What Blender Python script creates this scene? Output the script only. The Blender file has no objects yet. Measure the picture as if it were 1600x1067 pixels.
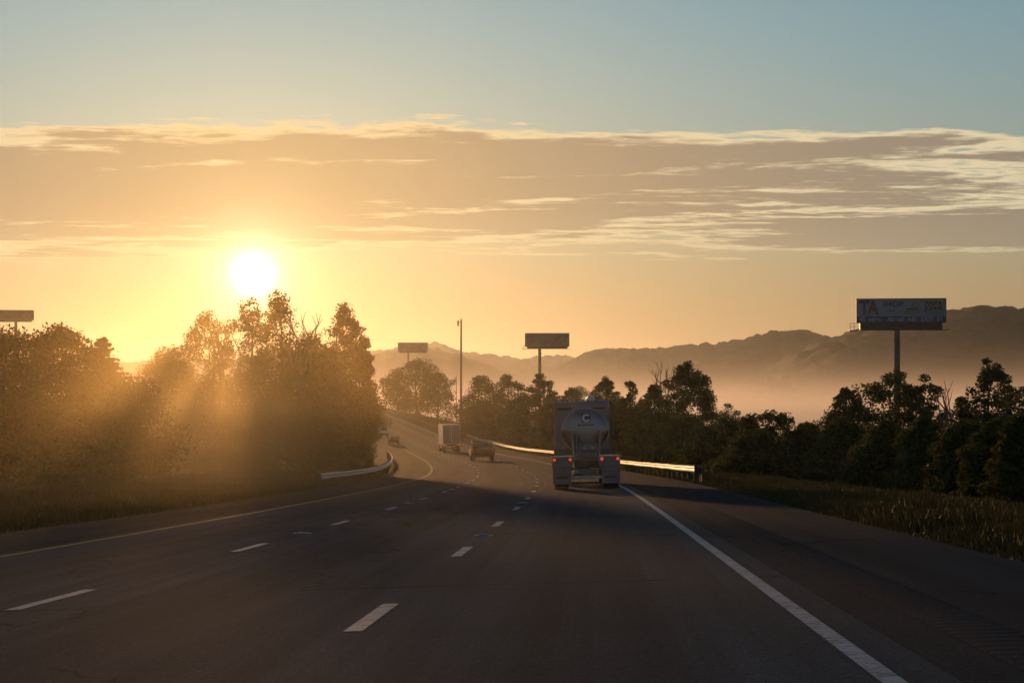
import bpy, math, random
import numpy as np
from mathutils import Vector, Matrix

# ------------------------------------------------------------------ camera, sky, sun, exposure
SC = bpy.context.scene
COL = SC.collection
F = 3200.0                       # focal length in photo pixels (1600 wide)
CAMZ = 1.32
PITCH = math.atan(106.5 / F)
cam_d = bpy.data.cameras.new('camera')
cam = bpy.data.objects.new('camera', cam_d); COL.objects.link(cam)
cam_d.sensor_width = 36; cam_d.lens = F / 1600 * 36
cam_d.clip_start = 0.1; cam_d.clip_end = 20000
cam.location = (0, 0, CAMZ); cam.rotation_euler = (math.radians(90) + PITCH, 0, 0)
SC.camera = cam

SUN_AZ = math.atan((395 - 800) / F)          # left of straight ahead (+Y)
SUN_EL = math.radians(3.75)
SUN_DIR = Vector((math.sin(SUN_AZ) * math.cos(SUN_EL), math.cos(SUN_AZ) * math.cos(SUN_EL), math.sin(SUN_EL)))
SUN_STRENGTH, SUN_COL = 3.0, (1.0, 0.51, 0.19)
SKY_STRENGTH = 0.11
HAZE_DENSITY, HAZE_G = 3.5e-5, 0.8

sd = bpy.data.lights.new('sun', 'SUN'); sd.energy = SUN_STRENGTH; sd.color = SUN_COL; sd.angle = math.radians(1.4)
so = bpy.data.objects.new('sun', sd); COL.objects.link(so)
so.rotation_euler = SUN_DIR.to_track_quat('Z', 'Y').to_euler()

vs = SC.view_settings
vs.view_transform = 'Standard'; vs.look = 'None'; vs.gamma = 1; vs.exposure = -0.3; vs.use_curve_mapping = False
SC.render.engine = 'CYCLES'
cy = SC.cycles
cy.use_denoising = True
try: cy.denoiser = 'OPENIMAGEDENOISE'
except Exception: pass
cy.max_bounces = 8; cy.diffuse_bounces = 3; cy.glossy_bounces = 3; cy.transmission_bounces = 4; cy.volume_bounces = 0
cy.use_adaptive_sampling = True; cy.adaptive_threshold = 0.025
cy.sample_clamp_indirect = 6.0
cy.volume_step_rate = 5.0; cy.volume_max_steps = 256


class NT:
    """tiny helper for building shader node trees"""
    def __init__(s, tree): s.t = tree; s.n = tree.nodes; s.l = tree.links
    def node(s, typ, **kw):
        nd = s.n.new(typ)
        for k, v in kw.items(): setattr(nd, k, v)
        return nd
    def put(s, sock, v):
        if isinstance(v, bpy.types.NodeSocket): s.l.new(v, sock)
        else: sock.default_value = v
    def m(s, op, a, b=None, c=None, clamp=False):
        nd = s.node('ShaderNodeMath', operation=op, use_clamp=clamp)
        s.put(nd.inputs[0], a)
        if b is not None: s.put(nd.inputs[1], b)
        if c is not None: s.put(nd.inputs[2], c)
        return nd.outputs[0]
    def ramp01(s, v, a, b, smooth=True):
        nd = s.node('ShaderNodeMapRange', interpolation_type='SMOOTHSTEP' if smooth else 'LINEAR')
        s.put(nd.inputs[0], v); nd.inputs[1].default_value = a; nd.inputs[2].default_value = b
        return nd.outputs[0]
    def mix(s, f, a, b, blend='MIX'):
        nd = s.node('ShaderNodeMix', data_type='RGBA', blend_type=blend)
        s.put(nd.inputs[0], f); s.put(nd.inputs[6], a); s.put(nd.inputs[7], b)
        return nd.outputs[2]
    def vec(s, x, y, z):
        nd = s.node('ShaderNodeCombineXYZ')
        for i, v in enumerate((x, y, z)): s.put(nd.inputs[i], v)
        return nd.outputs[0]
    def noise(s, v, scale, detail=4, rough=0.55, dist=0.0):
        nd = s.node('ShaderNodeTexNoise')
        if v is not None: s.put(nd.inputs['Vector'], v)
        nd.inputs['Scale'].default_value = scale; nd.inputs['Detail'].default_value = detail
        nd.inputs['Roughness'].default_value = rough; nd.inputs['Distortion'].default_value = dist
        return nd.outputs[0]


def build_world():
    w = bpy.data.worlds.new('World'); SC.world = w; w.use_nodes = True
    t = NT(w.node_tree); t.n.clear()
    out = t.node('ShaderNodeOutputWorld'); bg = t.node('ShaderNodeBackground')
    t.l.new(bg.outputs[0], out.inputs[0]); bg.inputs[1].default_value = SKY_STRENGTH
    sky = t.node('ShaderNodeTexSky', sky_type='NISHITA')
    sky.sun_disc = False; sky.sun_elevation = SUN_EL; sky.sun_rotation = SUN_AZ
    sky.altitude = 200; sky.air_density = 1.0; sky.dust_density = 0.2; sky.ozone_density = 2.2
    tc = t.node('ShaderNodeTexCoord')
    sep = t.node('ShaderNodeSeparateXYZ'); t.l.new(tc.outputs['Generated'], sep.inputs[0])
    x, y, z = sep.outputs
    zc = t.m('MAXIMUM', z, 0.012)
    u = t.m('DIVIDE', x, zc); v = t.m('DIVIDE', y, zc)             # position on the cloud deck, in deck heights
    # angle to the sun (radians)
    dt = t.node('ShaderNodeVectorMath', operation='DOT_PRODUCT')
    t.l.new(tc.outputs['Generated'], dt.inputs[0]); dt.inputs[1].default_value = SUN_DIR
    ang = t.m('ARCCOSINE', t.m('MINIMUM', dt.outputs['Value'], 0.999999))
    # the sun's bright aureole in the misty sky
    gauss = t.m('MULTIPLY', t.m('POWER', 2.71828, t.m('MULTIPLY', t.m('POWER', t.m('DIVIDE', ang, 0.0085), 2.0), -1.0)), 24.0)
    core = t.m('ADD', gauss, t.m('MULTIPLY', t.m('POWER', 2.71828, t.m('DIVIDE', ang, -0.0125)), 16.0))
    halo = t.m('MULTIPLY', t.m('POWER', 2.71828, t.m('DIVIDE', ang, -0.045)), 3.0)
    wide = t.m('MULTIPLY', t.m('POWER', 2.71828, t.m('DIVIDE', ang, -0.16)), 0.0)
    def tint(f, c):
        nd = t.node('ShaderNodeVectorMath', operation='SCALE'); nd.inputs[0].default_value = c; t.put(nd.inputs['Scale'], f)
        return nd.outputs[0]
    def add(a, b):
        nd = t.node('ShaderNodeVectorMath', operation='ADD'); t.put(nd.inputs[0], a); t.put(nd.inputs[1], b); return nd.outputs[0]
    def mul(a, b):
        nd = t.node('ShaderNodeVectorMath', operation='MULTIPLY'); t.put(nd.inputs[0], a); t.put(nd.inputs[1], b); return nd.outputs[0]
    base = mul(sky.outputs[0], SKY_TINT)
    base = add(base, tint(wide, (1.0, 0.50, 0.14)))
    # low morning haze along the whole horizon, brighter towards the sun
    el = t.m('MAXIMUM', z, 0.0)
    veil = t.m('MULTIPLY', t.m('POWER', 2.71828, t.m('MULTIPLY', t.m('POWER', t.m('DIVIDE', el, 0.125), 2.0), -1.0)), 0.95)
    vn = t.m('POWER', 2.71828, t.m('DIVIDE', ang, -0.22))
    vcol = add(tint(vn, (5.3, 1.70, 0.32)), (2.85, 1.80, 1.10))
    base = t.mix(veil, base, vcol)
    base = add(base, tint(core, (1, 0.9, 0.55)))
    base = add(base, tint(halo, (1.0, 0.62, 0.18)))
    # ---- the cloud deck
    p = t.vec(u, v, 0.0)
    n1 = t.noise(p, 0.42, 6, 0.58, 0.3)
    n2 = t.noise(t.vec(t.m('MULTIPLY', u, 0.55), t.m('ADD', v, 37.0), 3.0), 1.25, 6, 0.62, 0.5)
    n3 = t.noise(t.vec(u, t.m('MULTIPLY', v, 1.0), 9.0), 4.5, 4, 0.6, 0.2)
    edge = t.noise(t.vec(u, t.m('MULTIPLY', v, 0.4), 21.0), 0.35, 4, 0.5)
    vv = t.m('ADD', v, t.m('MULTIPLY', t.m('SUBTRACT', edge, 0.5), 3.0))
    near = t.ramp01(vv, 5.9, 8.0)
    far = t.m('SUBTRACT', 1.0, t.m('MULTIPLY', t.ramp01(vv, 9.0, 17.0), 0.78))
    lean = t.ramp01(u, 4.5, -1.0)                                   # the deck is closed on the left, broken on the right
    dens = t.m('ADD', t.m('MULTIPLY', n1, 0.50), t.m('ADD', t.m('MULTIPLY', n2, 0.95), t.m('MULTIPLY', n3, 0.30)))
    dens = t.m('ADD', dens, t.m('MULTIPLY', lean, 0.16))
    vb = t.m('ADD', v, t.m('MULTIPLY', t.m('SUBTRACT', n2, 0.5), 4.0))          # a lower, closed bank further right
    bank = t.m('MULTIPLY', t.m('MULTIPLY', t.ramp01(vb, 9.9, 10.7), t.ramp01(vb, 13.2, 12.2)), t.ramp01(u, 0.7, 2.4))
    dens = t.m('SUBTRACT', dens, t.m('MULTIPLY', t.m('SUBTRACT', 1.0, t.m('MULTIPLY', near, far)), 0.72))
    dens = t.m('ADD', dens, t.m('MULTIPLY', bank, 0.42))
    alpha = t.m('MULTIPLY', t.ramp01(dens, 0.73, 0.82), t.m('SUBTRACT', 1.0, t.m('MULTIPLY', t.ramp01(vv, 9.5, 15.0), 0.65)))
    thick = t.ramp01(dens, 0.82, 0.93)
    warm = t.m('POWER', 2.71828, t.m('DIVIDE', ang, -0.17))
    lit = t.mix(warm, (8.2, 7.1, 4.7, 1), (10.2, 6.5, 2.5, 1))      # thin, lit cloud
    dark = t.mix(warm, (2.75, 2.35, 1.9, 1), (7.2, 4.2, 1.6, 1))    # thick cloud seen from its shaded side
    cc = t.mix(thick, lit, dark)
    cc = add(cc, tint(core, (1, 0.9, 0.55)))
    cc = add(cc, tint(halo, (0.9, 0.50, 0.14)))
    col = t.mix(t.m('MULTIPLY', alpha, 0.93), base, cc)
    t.l.new(col, bg.inputs[0])

SKY_TINT = (1.04, 1.30, 1.34)
build_world()

# ------------------------------------------------------------------ helpers
def at(px, py, d):
    """world point on the line of sight of photo pixel (px, py) at forward distance d"""
    a, b = (px - 800) / F, (533.5 - py) / F
    dy = math.cos(PITCH) - b * math.sin(PITCH); dz = math.sin(PITCH) + b * math.cos(PITCH)
    return Vector((a / dy * d, d, CAMZ + dz / dy * d))

def tag(o, label=None, cat=None, group=None, kind=None):
    if label: o['label'] = label
    if cat: o['category'] = cat
    if group: o['group'] = group
    if kind: o['kind'] = kind
    return o

def empty(name, loc=(0, 0, 0), rot=(0, 0, 0), label=None, cat=None, group=None):
    o = bpy.data.objects.new(name, None); COL.objects.link(o)
    o.location = loc; o.rotation_euler = rot; o.empty_display_size = 0.3
    return tag(o, label, cat, group)

def link(name, me, mat, parent=None, kind=None, smooth=False):
    if mat is not None and not me.materials: me.materials.append(mat)
    if smooth: me.polygons.foreach_set('use_smooth', [True] * len(me.polygons))
    o = bpy.data.objects.new(name, me); COL.objects.link(o)
    if parent is not None: o.parent = parent
    if kind: o['kind'] = kind
    return o

def np_mesh(name, verts, faces):
    """verts (n,3), faces (m,k) with constant k"""
    verts = np.ascontiguousarray(verts, dtype=np.float32); faces = np.ascontiguousarray(faces, dtype=np.int32)
    me = bpy.data.meshes.new(name)
    m, k = faces.shape
    me.vertices.add(len(verts)); me.vertices.foreach_set('co', verts.ravel())
    me.loops.add(m * k); me.loops.foreach_set('vertex_index', faces.ravel())
    me.polygons.add(m); me.polygons.foreach_set('loop_start', np.arange(0, m * k, k, dtype=np.int32))
    me.polygons.foreach_set('loop_total', np.full(m, k, dtype=np.int32))
    me.update(calc_edges=True); me.validate()
    return me

class MB:
    """collects simple solids into one mesh"""
    def __init__(s): s.v = []; s.f = []
    def add(s, vs, fs):
        o = len(s.v); s.v += [tuple(p) for p in vs]; s.f += [tuple(i + o for i in f) for f in fs]; return s
    def box(s, c, sz, taper=(1, 1), rx=0.0, rz=0.0):
        hx, hy, hz = sz[0] / 2, sz[1] / 2, sz[2] / 2
        vs = []
        for k in (-1, 1):
            tx, ty = (taper if k > 0 else (1, 1))
            for a, b in ((-1, -1), (1, -1), (1, 1), (-1, 1)): vs.append(Vector((a * hx * tx, b * hy * ty, k * hz)))
        M = Matrix.Translation(c) @ Matrix.Rotation(rz, 4, 'Z') @ Matrix.Rotation(rx, 4, 'X')
        return s.add([M @ p for p in vs], [(3, 2, 1, 0), (4, 5, 6, 7), (0, 1, 5, 4), (1, 2, 6, 5), (2, 3, 7, 6), (3, 0, 4, 7)])
    def cyl(s, a, b, r0, r1=None, n=12):
        return s.tube([a, b], [r0, r0 if r1 is None else r1], n)
    def tube(s, pts, rads, n=8):
        pts = [Vector(p) for p in pts]; vs = []; fs = []
        for i, p in enumerate(pts):
            d = (pts[min(i + 1, len(pts) - 1)] - pts[max(i - 1, 0)]).normalized()
            q = d.to_track_quat('Z', 'Y')
            for k in range(n):
                t = 2 * math.pi * k / n
                vs.append(p + q @ Vector((math.cos(t) * rads[i], math.sin(t) * rads[i], 0)))
        for i in range(len(pts) - 1):
            for k in range(n):
                fs.append((i * n + k, i * n + (k + 1) % n, (i + 1) * n + (k + 1) % n, (i + 1) * n + k))
        fs.append(tuple(range(n - 1, -1, -1))); fs.append(tuple((len(pts) - 1) * n + k for k in range(n)))
        return s.add(vs, fs)
    def prism(s, poly, x0, x1, inset=0.0):
        """poly of (y, z), extruded along x; the two end faces may be inset toward the poly's centre (rounded look)"""
        n = len(poly); vs = [(x0, y, z) for y, z in poly] + [(x1, y, z) for y, z in poly]
        fs = [tuple(range(n)), tuple(range(2 * n - 1, n - 1, -1))] + [(i, n + i, n + (i + 1) % n, (i + 1) % n) for i in range(n)]
        return s.add(vs, fs)
    def lathe(s, prof, c=(0, 0, 0), axis='Y', n=24):
        vs = []; fs = []
        for (h, r) in prof:
            for k in range(n):
                t = 2 * math.pi * k / n; a, b = math.cos(t) * r, math.sin(t) * r
                p = {'X': (h, a, b), 'Y': (a, h, b), 'Z': (a, b, h)}[axis]
                vs.append((p[0] + c[0], p[1] + c[1], p[2] + c[2]))
        for i in range(len(prof) - 1):
            for k in range(n): fs.append((i * n + k, i * n + (k + 1) % n, (i + 1) * n + (k + 1) % n, (i + 1) * n + k))
        fs.append(tuple(range(n - 1, -1, -1))); fs.append(tuple((len(prof) - 1) * n + k for k in range(n)))
        return s.add(vs, fs)
    def loft(s, rings):
        n = len(rings[0]); vs = [p for r in rings for p in r]; fs = []
        for i in range(len(rings) - 1):
            for k in range(n): fs.append((i * n + k, i * n + (k + 1) % n, (i + 1) * n + (k + 1) % n, (i + 1) * n + k))
        fs.append(tuple(range(n - 1, -1, -1))); fs.append(tuple((len(rings) - 1) * n + k for k in range(n)))
        return s.add(vs, fs)
    def mesh(s, name):
        me = bpy.data.meshes.new(name); me.from_pydata(s.v, [], s.f); me.update()
        import bmesh
        bm = bmesh.new(); bm.from_mesh(me); bmesh.ops.recalc_face_normals(bm, faces=bm.faces); bm.to_mesh(me); bm.free()
        return me
    def build(s, name, mat, parent=None, bevel=0.0, smooth=False, kind=None):
        o = link(name, s.mesh(name), mat, parent, kind, smooth)
        if bevel:
            b = o.modifiers.new('bevel', 'BEVEL'); b.width = bevel; b.segments = 2; b.limit_method = 'ANGLE'
        if smooth and not bevel:
            pass
        return o

def principled(name, col, rough=0.6, metal=0.0, var=0.0, scale=4.0, spec=0.5, bump=0.0, coat=0.0, emit=None, estr=0.0, col2=None):
    m = bpy.data.materials.new(name); m.use_nodes = True
    t = NT(m.node_tree); b = t.n['Principled BSDF']
    b.inputs['Roughness'].default_value = rough; b.inputs['Metallic'].default_value = metal
    b.inputs['Specular IOR Level'].default_value = spec; b.inputs['Coat Weight'].default_value = coat
    tc = t.node('ShaderNodeTexCoord')
    nz = t.noise(tc.outputs['Object'], scale, 5, 0.6)
    c2 = col2 if col2 else tuple(c * (1 - var) for c in col)
    t.l.new(t.mix(t.ramp01(nz, 0.32, 0.68), (*col, 1), (*c2, 1)), b.inputs['Base Color'])
    rr = t.m('ADD', t.m('MULTIPLY', nz, 0.16), rough - 0.08, clamp=True); t.l.new(rr, b.inputs['Roughness'])
    if bump:
        bp = t.node('ShaderNodeBump'); bp.inputs['Strength'].default_value = bump; bp.inputs['Distance'].default_value = 0.02
        t.l.new(t.noise(tc.outputs['Object'], scale * 6, 4), bp.inputs['Height']); t.l.new(bp.outputs[0], b.inputs['Normal'])
    if emit:
        b.inputs['Emission Color'].default_value = (*emit, 1); b.inputs['Emission Strength'].default_value = estr
    return m

def leaf_material(name, a, b, trans=0.45):
    m = bpy.data.materials.new(name); m.use_nodes = True
    t = NT(m.node_tree); t.n.clear()
    out = t.node('ShaderNodeOutputMaterial')
    geo = t.node('ShaderNodeNewGeometry')
    n = t.noise(geo.outputs['Position'], 0.9, 3, 0.6)
    r = t.m('ADD', t.m('MULTIPLY', n, 0.6), t.m('MULTIPLY', geo.outputs['Random Per Island'], 0.5))
    c = t.mix(t.ramp01(r, 0.25, 0.85), (*a, 1), (*b, 1))
    pr = t.node('ShaderNodeBsdfPrincipled'); t.l.new(c, pr.inputs['Base Color'])
    pr.inputs['Roughness'].default_value = 0.55; pr.inputs['Specular IOR Level'].default_value = 0.03
    tr = t.node('ShaderNodeBsdfTranslucent')
    cm = t.node('ShaderNodeVectorMath', operation='MULTIPLY'); t.l.new(c, cm.inputs[0]); cm.inputs[1].default_value = (2.6, 2.2, 0.9)
    t.l.new(cm.outputs[0], tr.inputs[0])
    mx = t.node('ShaderNodeMixShader'); mx.inputs[0].default_value = trans
    t.l.new(pr.outputs[0], mx.inputs[1]); t.l.new(tr.outputs[0], mx.inputs[2]); t.l.new(mx.outputs[0], out.inputs[0])
    return m

M = {}
M['leaf'] = leaf_material('foliage', (0.036, 0.05, 0.016), (0.062, 0.076, 0.023), 0.22)
M['leaf_dark'] = leaf_material('foliage_dark', (0.03, 0.042, 0.016), (0.055, 0.07, 0.023), 0.25)
M['needle'] = leaf_material('foliage_conifer', (0.03, 0.045, 0.016), (0.055, 0.07, 0.022), 0.3)
M['grassblade'] = leaf_material('grass_blades', (0.036, 0.042, 0.018), (0.062, 0.059, 0.03), 0.10)
M['bark'] = principled('bark', (0.07, 0.055, 0.04), 0.9, var=0.5, scale=6, bump=0.6)
M['deadwood'] = principled('dead_wood', (0.13, 0.11, 0.09), 0.9, var=0.4, scale=6)
M['steel'] = principled('galvanised_steel', (0.34, 0.34, 0.34), 0.44, 0.85, var=0.25, scale=3)
M['polished'] = principled('polished_tank_steel', (0.21, 0.22, 0.235), 0.30, 1.0, var=0.12, scale=1.2)
M['dark_metal'] = principled('dark_metal', (0.035, 0.034, 0.033), 0.55, 0.2, var=0.4, scale=5)
M['white_paint'] = principled('white_paint', (0.46, 0.46, 0.46), 0.34, var=0.12, scale=1.5, coat=0.3)
M['grey_paint'] = principled('grey_paint', (0.135, 0.15, 0.165), 0.45, var=0.2, scale=3)
M['flap'] = principled('mud_flap', (0.14, 0.155, 0.175), 0.6, var=0.35, scale=4)
M['rubber'] = principled('rubber', (0.02, 0.02, 0.02), 0.85, var=0.3, scale=8)
M['red_lamp'] = principled('red_lamp', (0.5, 0.02, 0.02), 0.3, emit=(1.0, 0.06, 0.03), estr=1.0)
M['glass'] = principled('dark_glass', (0.02, 0.022, 0.025), 0.08, spec=0.8)
M['chrome'] = principled('chrome', (0.75, 0.75, 0.75), 0.12, 1.0)
M['pole_steel'] = principled('weathered_pole_steel', (0.12, 0.11, 0.10), 0.65, 0.3, var=0.3, scale=2)
M['timber'] = principled('weathered_timber', (0.09, 0.075, 0.06), 0.85, var=0.4, scale=6)

def worn_paint(name, col):
    m = principled(name, col, 0.75, var=0.3, scale=7, spec=0.02)
    t = NT(m.node_tree); b = t.n['Principled BSDF']; g = t.node('ShaderNodeNewGeometry')
    old = b.inputs['Base Color'].links[0].from_socket
    w = t.m('ADD', t.m('MULTIPLY', t.noise(g.outputs['Position'], 14.0, 6, 0.75), 0.7), t.m('MULTIPLY', t.noise(g.outputs['Position'], 1.7, 3, 0.6), 0.3))
    t.l.new(t.mix(t.m('MULTIPLY', t.ramp01(w, 0.50, 0.60), 0.62), old, (0.07, 0.07, 0.07, 1)), b.inputs['Base Color'])
    return m
M['white_line'] = worn_paint('white_road_paint', (0.46, 0.48, 0.50)); M['yellow_line'] = worn_paint('yellow_road_paint', (0.50, 0.36, 0.08))

# ------------------------------------------------------------------ the road's course (forward distance, lateral, height below the lens)
RT = np.array([
 (-600,-24.95,13.5),(-60,-4.16,0.16),(0,-1.85,-1.32),(15.9,-1.227,-1.714),(28.1,-.76,-2.017),(40.3,-.33,-2.29),(52.5,.09,-2.566),(66,.52,-2.85),
 (78.4,.86,-3.11),(90.6,1.13,-3.37),(102.8,1.32,-3.635),(115,1.42,-3.89),(127,1.45,-4.145),(139,1.39,-4.39),(151.6,1.24,-4.64),
 (165,.98,-4.82),(190,-.06,-5.05),(215,-1.55,-5.28),(260,-4.6,-5.86),(300,-7.4,-6.2),(357,-12.8,-5.85),(412,-19.3,-4.75),
 (455,-25.2,-3.55),(520,-35,-1.4),(600,-50,1.0),(700,-72,2.6),(900,-125,0.0),(1500,-300,-10),(6000,-1700,-12)])
_d = np.arange(-600, 6001, 1.0)
_x = np.interp(_d, RT[:, 0], RT[:, 1]); _z = np.interp(_d, RT[:, 0], RT[:, 2])
def _smooth(a, s):
    k = np.exp(-0.5 * (np.arange(-4 * s, 4 * s + 1) / s) ** 2); k /= k.sum()
    p = np.concatenate([a[0] + (a[0] - a[1:4 * s + 1][::-1]), a, a[-1] + (a[-1] - a[-4 * s - 1:-1][::-1])])
    return np.convolve(p, k, 'valid')
_w = np.clip((_d - 120) / 120, 0, 1)
_x = _smooth(_x, 10) * (1 - _w) + _smooth(_x, 22) * _w
_z = _smooth(_z, 10) * (1 - _w) + _smooth(_z, 18) * _w
def rx(d): return np.interp(d, _d, _x)
def rz(d): return np.interp(d, _d, _z) + CAMZ
CROSS = 0.025
def rpos(d, o, dz=0.0):
    return Vector((float(rx(d)) + o, d, float(rz(d)) + CROSS * o + dz))
def heading(d): return math.atan((float(rx(d + 4)) - float(rx(d - 4))) / 8)
def slope(d): return math.atan((float(rz(d + 4)) - float(rz(d - 4))) / 8)

def sstep(x, a, b):
    t = np.clip((x - a) / (b - a), 0, 1); return t * t * (3 - 2 * t)

_rs = np.random.RandomState(5)
_G = _rs.rand(256, 256)
def vnoise(x, y, cell):
    x = np.asarray(x, float) / cell; y = np.asarray(y, float) / cell
    i = np.floor(x).astype(int); j = np.floor(y).astype(int); fx = x - i; fy = y - j
    fx = fx * fx * (3 - 2 * fx); fy = fy * fy * (3 - 2 * fy)
    g = lambda a, b: _G[a % 256, b % 256]
    return (g(i, j) * (1 - fx) + g(i + 1, j) * fx) * (1 - fy) + (g(i, j + 1) * (1 - fx) + g(i + 1, j + 1) * fx) * fy - 0.5

def ground_z(d, o):
    d = np.asarray(d, float); o = np.asarray(o, float)
    zr = rz(d)
    core = zr + CROSS * np.clip(o, -11, 8) - 0.07
    zv_r = np.where(d < 500, np.minimum(zr - 6.5, -6.0), -11.0 + CAMZ)      # the land falls away into the valley on the right
    zv_l = np.where(d < 700, zr - 1.2, -8.0)
    wr = sstep(o, 9.0, 42.0); wl = sstep(-o, 13.0, 90.0)
    z = core * (1 - wr) + zv_r * wr
    z = np.where(o < 0, core * (1 - wl) + zv_l * wl, z)
    rough = vnoise(o, d, 9.0) * 0.5 + vnoise(o + 50, d, 31.0) * 1.2
    z = z + rough * np.clip((np.abs(o) - 11.0) / 12.0, 0, 1) * np.where(o > 0, 1, 0.8)
    far = sstep(np.abs(o), 150, 900)
    z = z * (1 - far) + (-12.0) * far
    return z
def gpoint(X, d):
    return float(ground_z(d, X - float(rx(d))))

# ------------------------------------------------------------------ ground, road, shoulders, markings
def strip_mesh(name, ds, offs, zf):
    ds = np.asarray(ds, float); offs = np.asarray(offs, float)
    D, O = np.meshgrid(ds, offs, indexing='ij')
    X = rx(D) + O; Z = zf(D, O)
    v = np.stack([X, D, Z], -1).reshape(-1, 3)
    n, k = D.shape
    idx = np.arange(n * k).reshape(n, k)
    f = np.stack([idx[:-1, :-1], idx[:-1, 1:], idx[1:, 1:], idx[1:, :-1]], -1).reshape(-1, 4)
    me = np_mesh(name, v, f)
    uv = me.uv_layers.new(name='road')
    co = np.stack([O, D], -1).reshape(-1, 2).astype(np.float32)
    uv.data.foreach_set('uv', co[f.ravel()].ravel())
    return me

def ground_material():
    m = bpy.data.materials.new('meadow_ground'); m.use_nodes = True
    t = NT(m.node_tree); b = t.n['Principled BSDF']
    g = t.node('ShaderNodeNewGeometry')
    a = t.noise(g.outputs['Position'], 0.35, 6, 0.6); c = t.noise(g.outputs['Position'], 5.0, 4, 0.6)
    col = t.mix(t.ramp01(a, 0.35, 0.65), (0.050, 0.058, 0.020, 1), (0.105, 0.095, 0.040, 1))
    col = t.mix(t.m('MULTIPLY', t.ramp01(c, 0.45, 0.7), 0.5), col, (0.04, 0.04, 0.016, 1))
    t.l.new(col, b.inputs['Base Color']); b.inputs['Roughness'].default_value = 0.95; b.inputs['Specular IOR Level'].default_value = 0.1
    bp = t.node('ShaderNodeBump'); bp.inputs['Strength'].default_value = 0.7; bp.inputs['Distance'].default_value = 0.15
    t.l.new(c, bp.inputs['Height']); t.l.new(bp.outputs[0], b.inputs['Normal'])
    return m

def asphalt_material(name, base, lanes):
    m = bpy.data.materials.new(name); m.use_nodes = True
    t = NT(m.node_tree); b = t.n['Principled BSDF']
    uv = t.node('ShaderNodeUVMap', uv_map='road'); g = t.node('ShaderNodeNewGeometry')
    s = t.node('ShaderNodeSeparateXYZ'); t.l.new(uv.outputs[0], s.inputs[0])
    fine = t.noise(g.outputs['Position'], 55.0, 4, 0.75)
    patch = t.noise(g.outputs['Position'], 0.30, 4, 0.55)
    grain = t.noise(g.outputs['Position'], 16.0, 5, 0.8)
    vo = t.node('ShaderNodeTexVoronoi', feature='DISTANCE_TO_EDGE'); vo.inputs['Scale'].default_value = 0.16
    t.l.new(t.vec(t.m('ADD', s.outputs[0], t.m('MULTIPLY', t.noise(g.outputs['Position'], 0.8, 4, 0.6), 1.6)), t.m('MULTIPLY', s.outputs[1], 0.5), 0.0), vo.inputs['Vector'])
    crack = t.m('MULTIPLY', t.ramp01(vo.outputs['Distance'], 0.006, 0.0), t.ramp01(patch, 0.46, 0.56))
    streak = t.noise(t.vec(t.m('MULTIPLY', s.outputs[0], 1.0), t.m('MULTIPLY', s.outputs[1], 0.012), 0.0), 2.3, 4, 0.6)
    col = t.mix(t.ramp01(fine, 0.30, 0.72), tuple(c * 0.35 for c in base) + (1,), tuple(c * 1.85 for c in base) + (1,))
    col = t.mix(t.m('MULTIPLY', t.ramp01(streak, 0.36, 0.66), 0.55), col, tuple(c * 0.55 for c in base) + (1,))
    if lanes:   # tyre-polished wheel tracks and the oil-darkened middle of each lane
        w = t.m('COSINE', t.m('MULTIPLY', t.m('ADD', s.outputs[0], 0.0), 2 * math.pi / 3.65))
        col = t.mix(t.m('MULTIPLY', t.ramp01(w, 0.2, -1.0), 0.30), col, (0.028, 0.026, 0.024, 1))
    col = t.mix(t.m('MULTIPLY', t.ramp01(patch, 0.42, 0.64), 0.30), col, tuple(c * 0.6 for c in base) + (1,))
    col = t.mix(t.m('MULTIPLY', t.ramp01(grain, 0.5, 0.72), 0.5), col, tuple(c * 1.9 for c in base) + (1,))
    col = t.mix(t.m('MULTIPLY', crack, 0.75), col, (0.012, 0.012, 0.012, 1))
    t.l.new(col, b.inputs['Base Color'])
    t.l.new(t.m('ADD', t.m('MULTIPLY', streak, 0.12), 0.84), b.inputs['Roughness'])
    b.inputs['Specular IOR Level'].default_value = 0.0018
    bp = t.node('ShaderNodeBump'); bp.inputs['Strength'].default_value = 0.15; bp.inputs['Distance'].default_value = 0.01
    t.l.new(fine, bp.inputs['Height']); t.l.new(bp.outputs[0], b.inputs['Normal'])
    return m

M['ground'] = ground_material()
M['asphalt'] = asphalt_material('asphalt', (0.092, 0.094, 0.098), True)
M['shoulder'] = asphalt_material('shoulder_asphalt', (0.050, 0.052, 0.055), False)

gds = np.concatenate([np.arange(-560, 0, 20), np.arange(0, 240, 2.0), np.arange(240, 760, 6.0), np.arange(760, 1600, 30), np.arange(1600, 5001, 170)])
go = np.concatenate([-np.geomspace(2400, 60, 22), np.arange(-56, -12, 2.0), [-12, -11.0, -10.8, -7, 0, 5, 6.7, 7.0, 7.6], np.arange(8.5, 60, 1.8), np.geomspace(60, 4300, 24)])
ground = link('ground', strip_mesh('ground', gds, go, ground_z), M['ground'], smooth=True); tag(ground, kind='structure')

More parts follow.
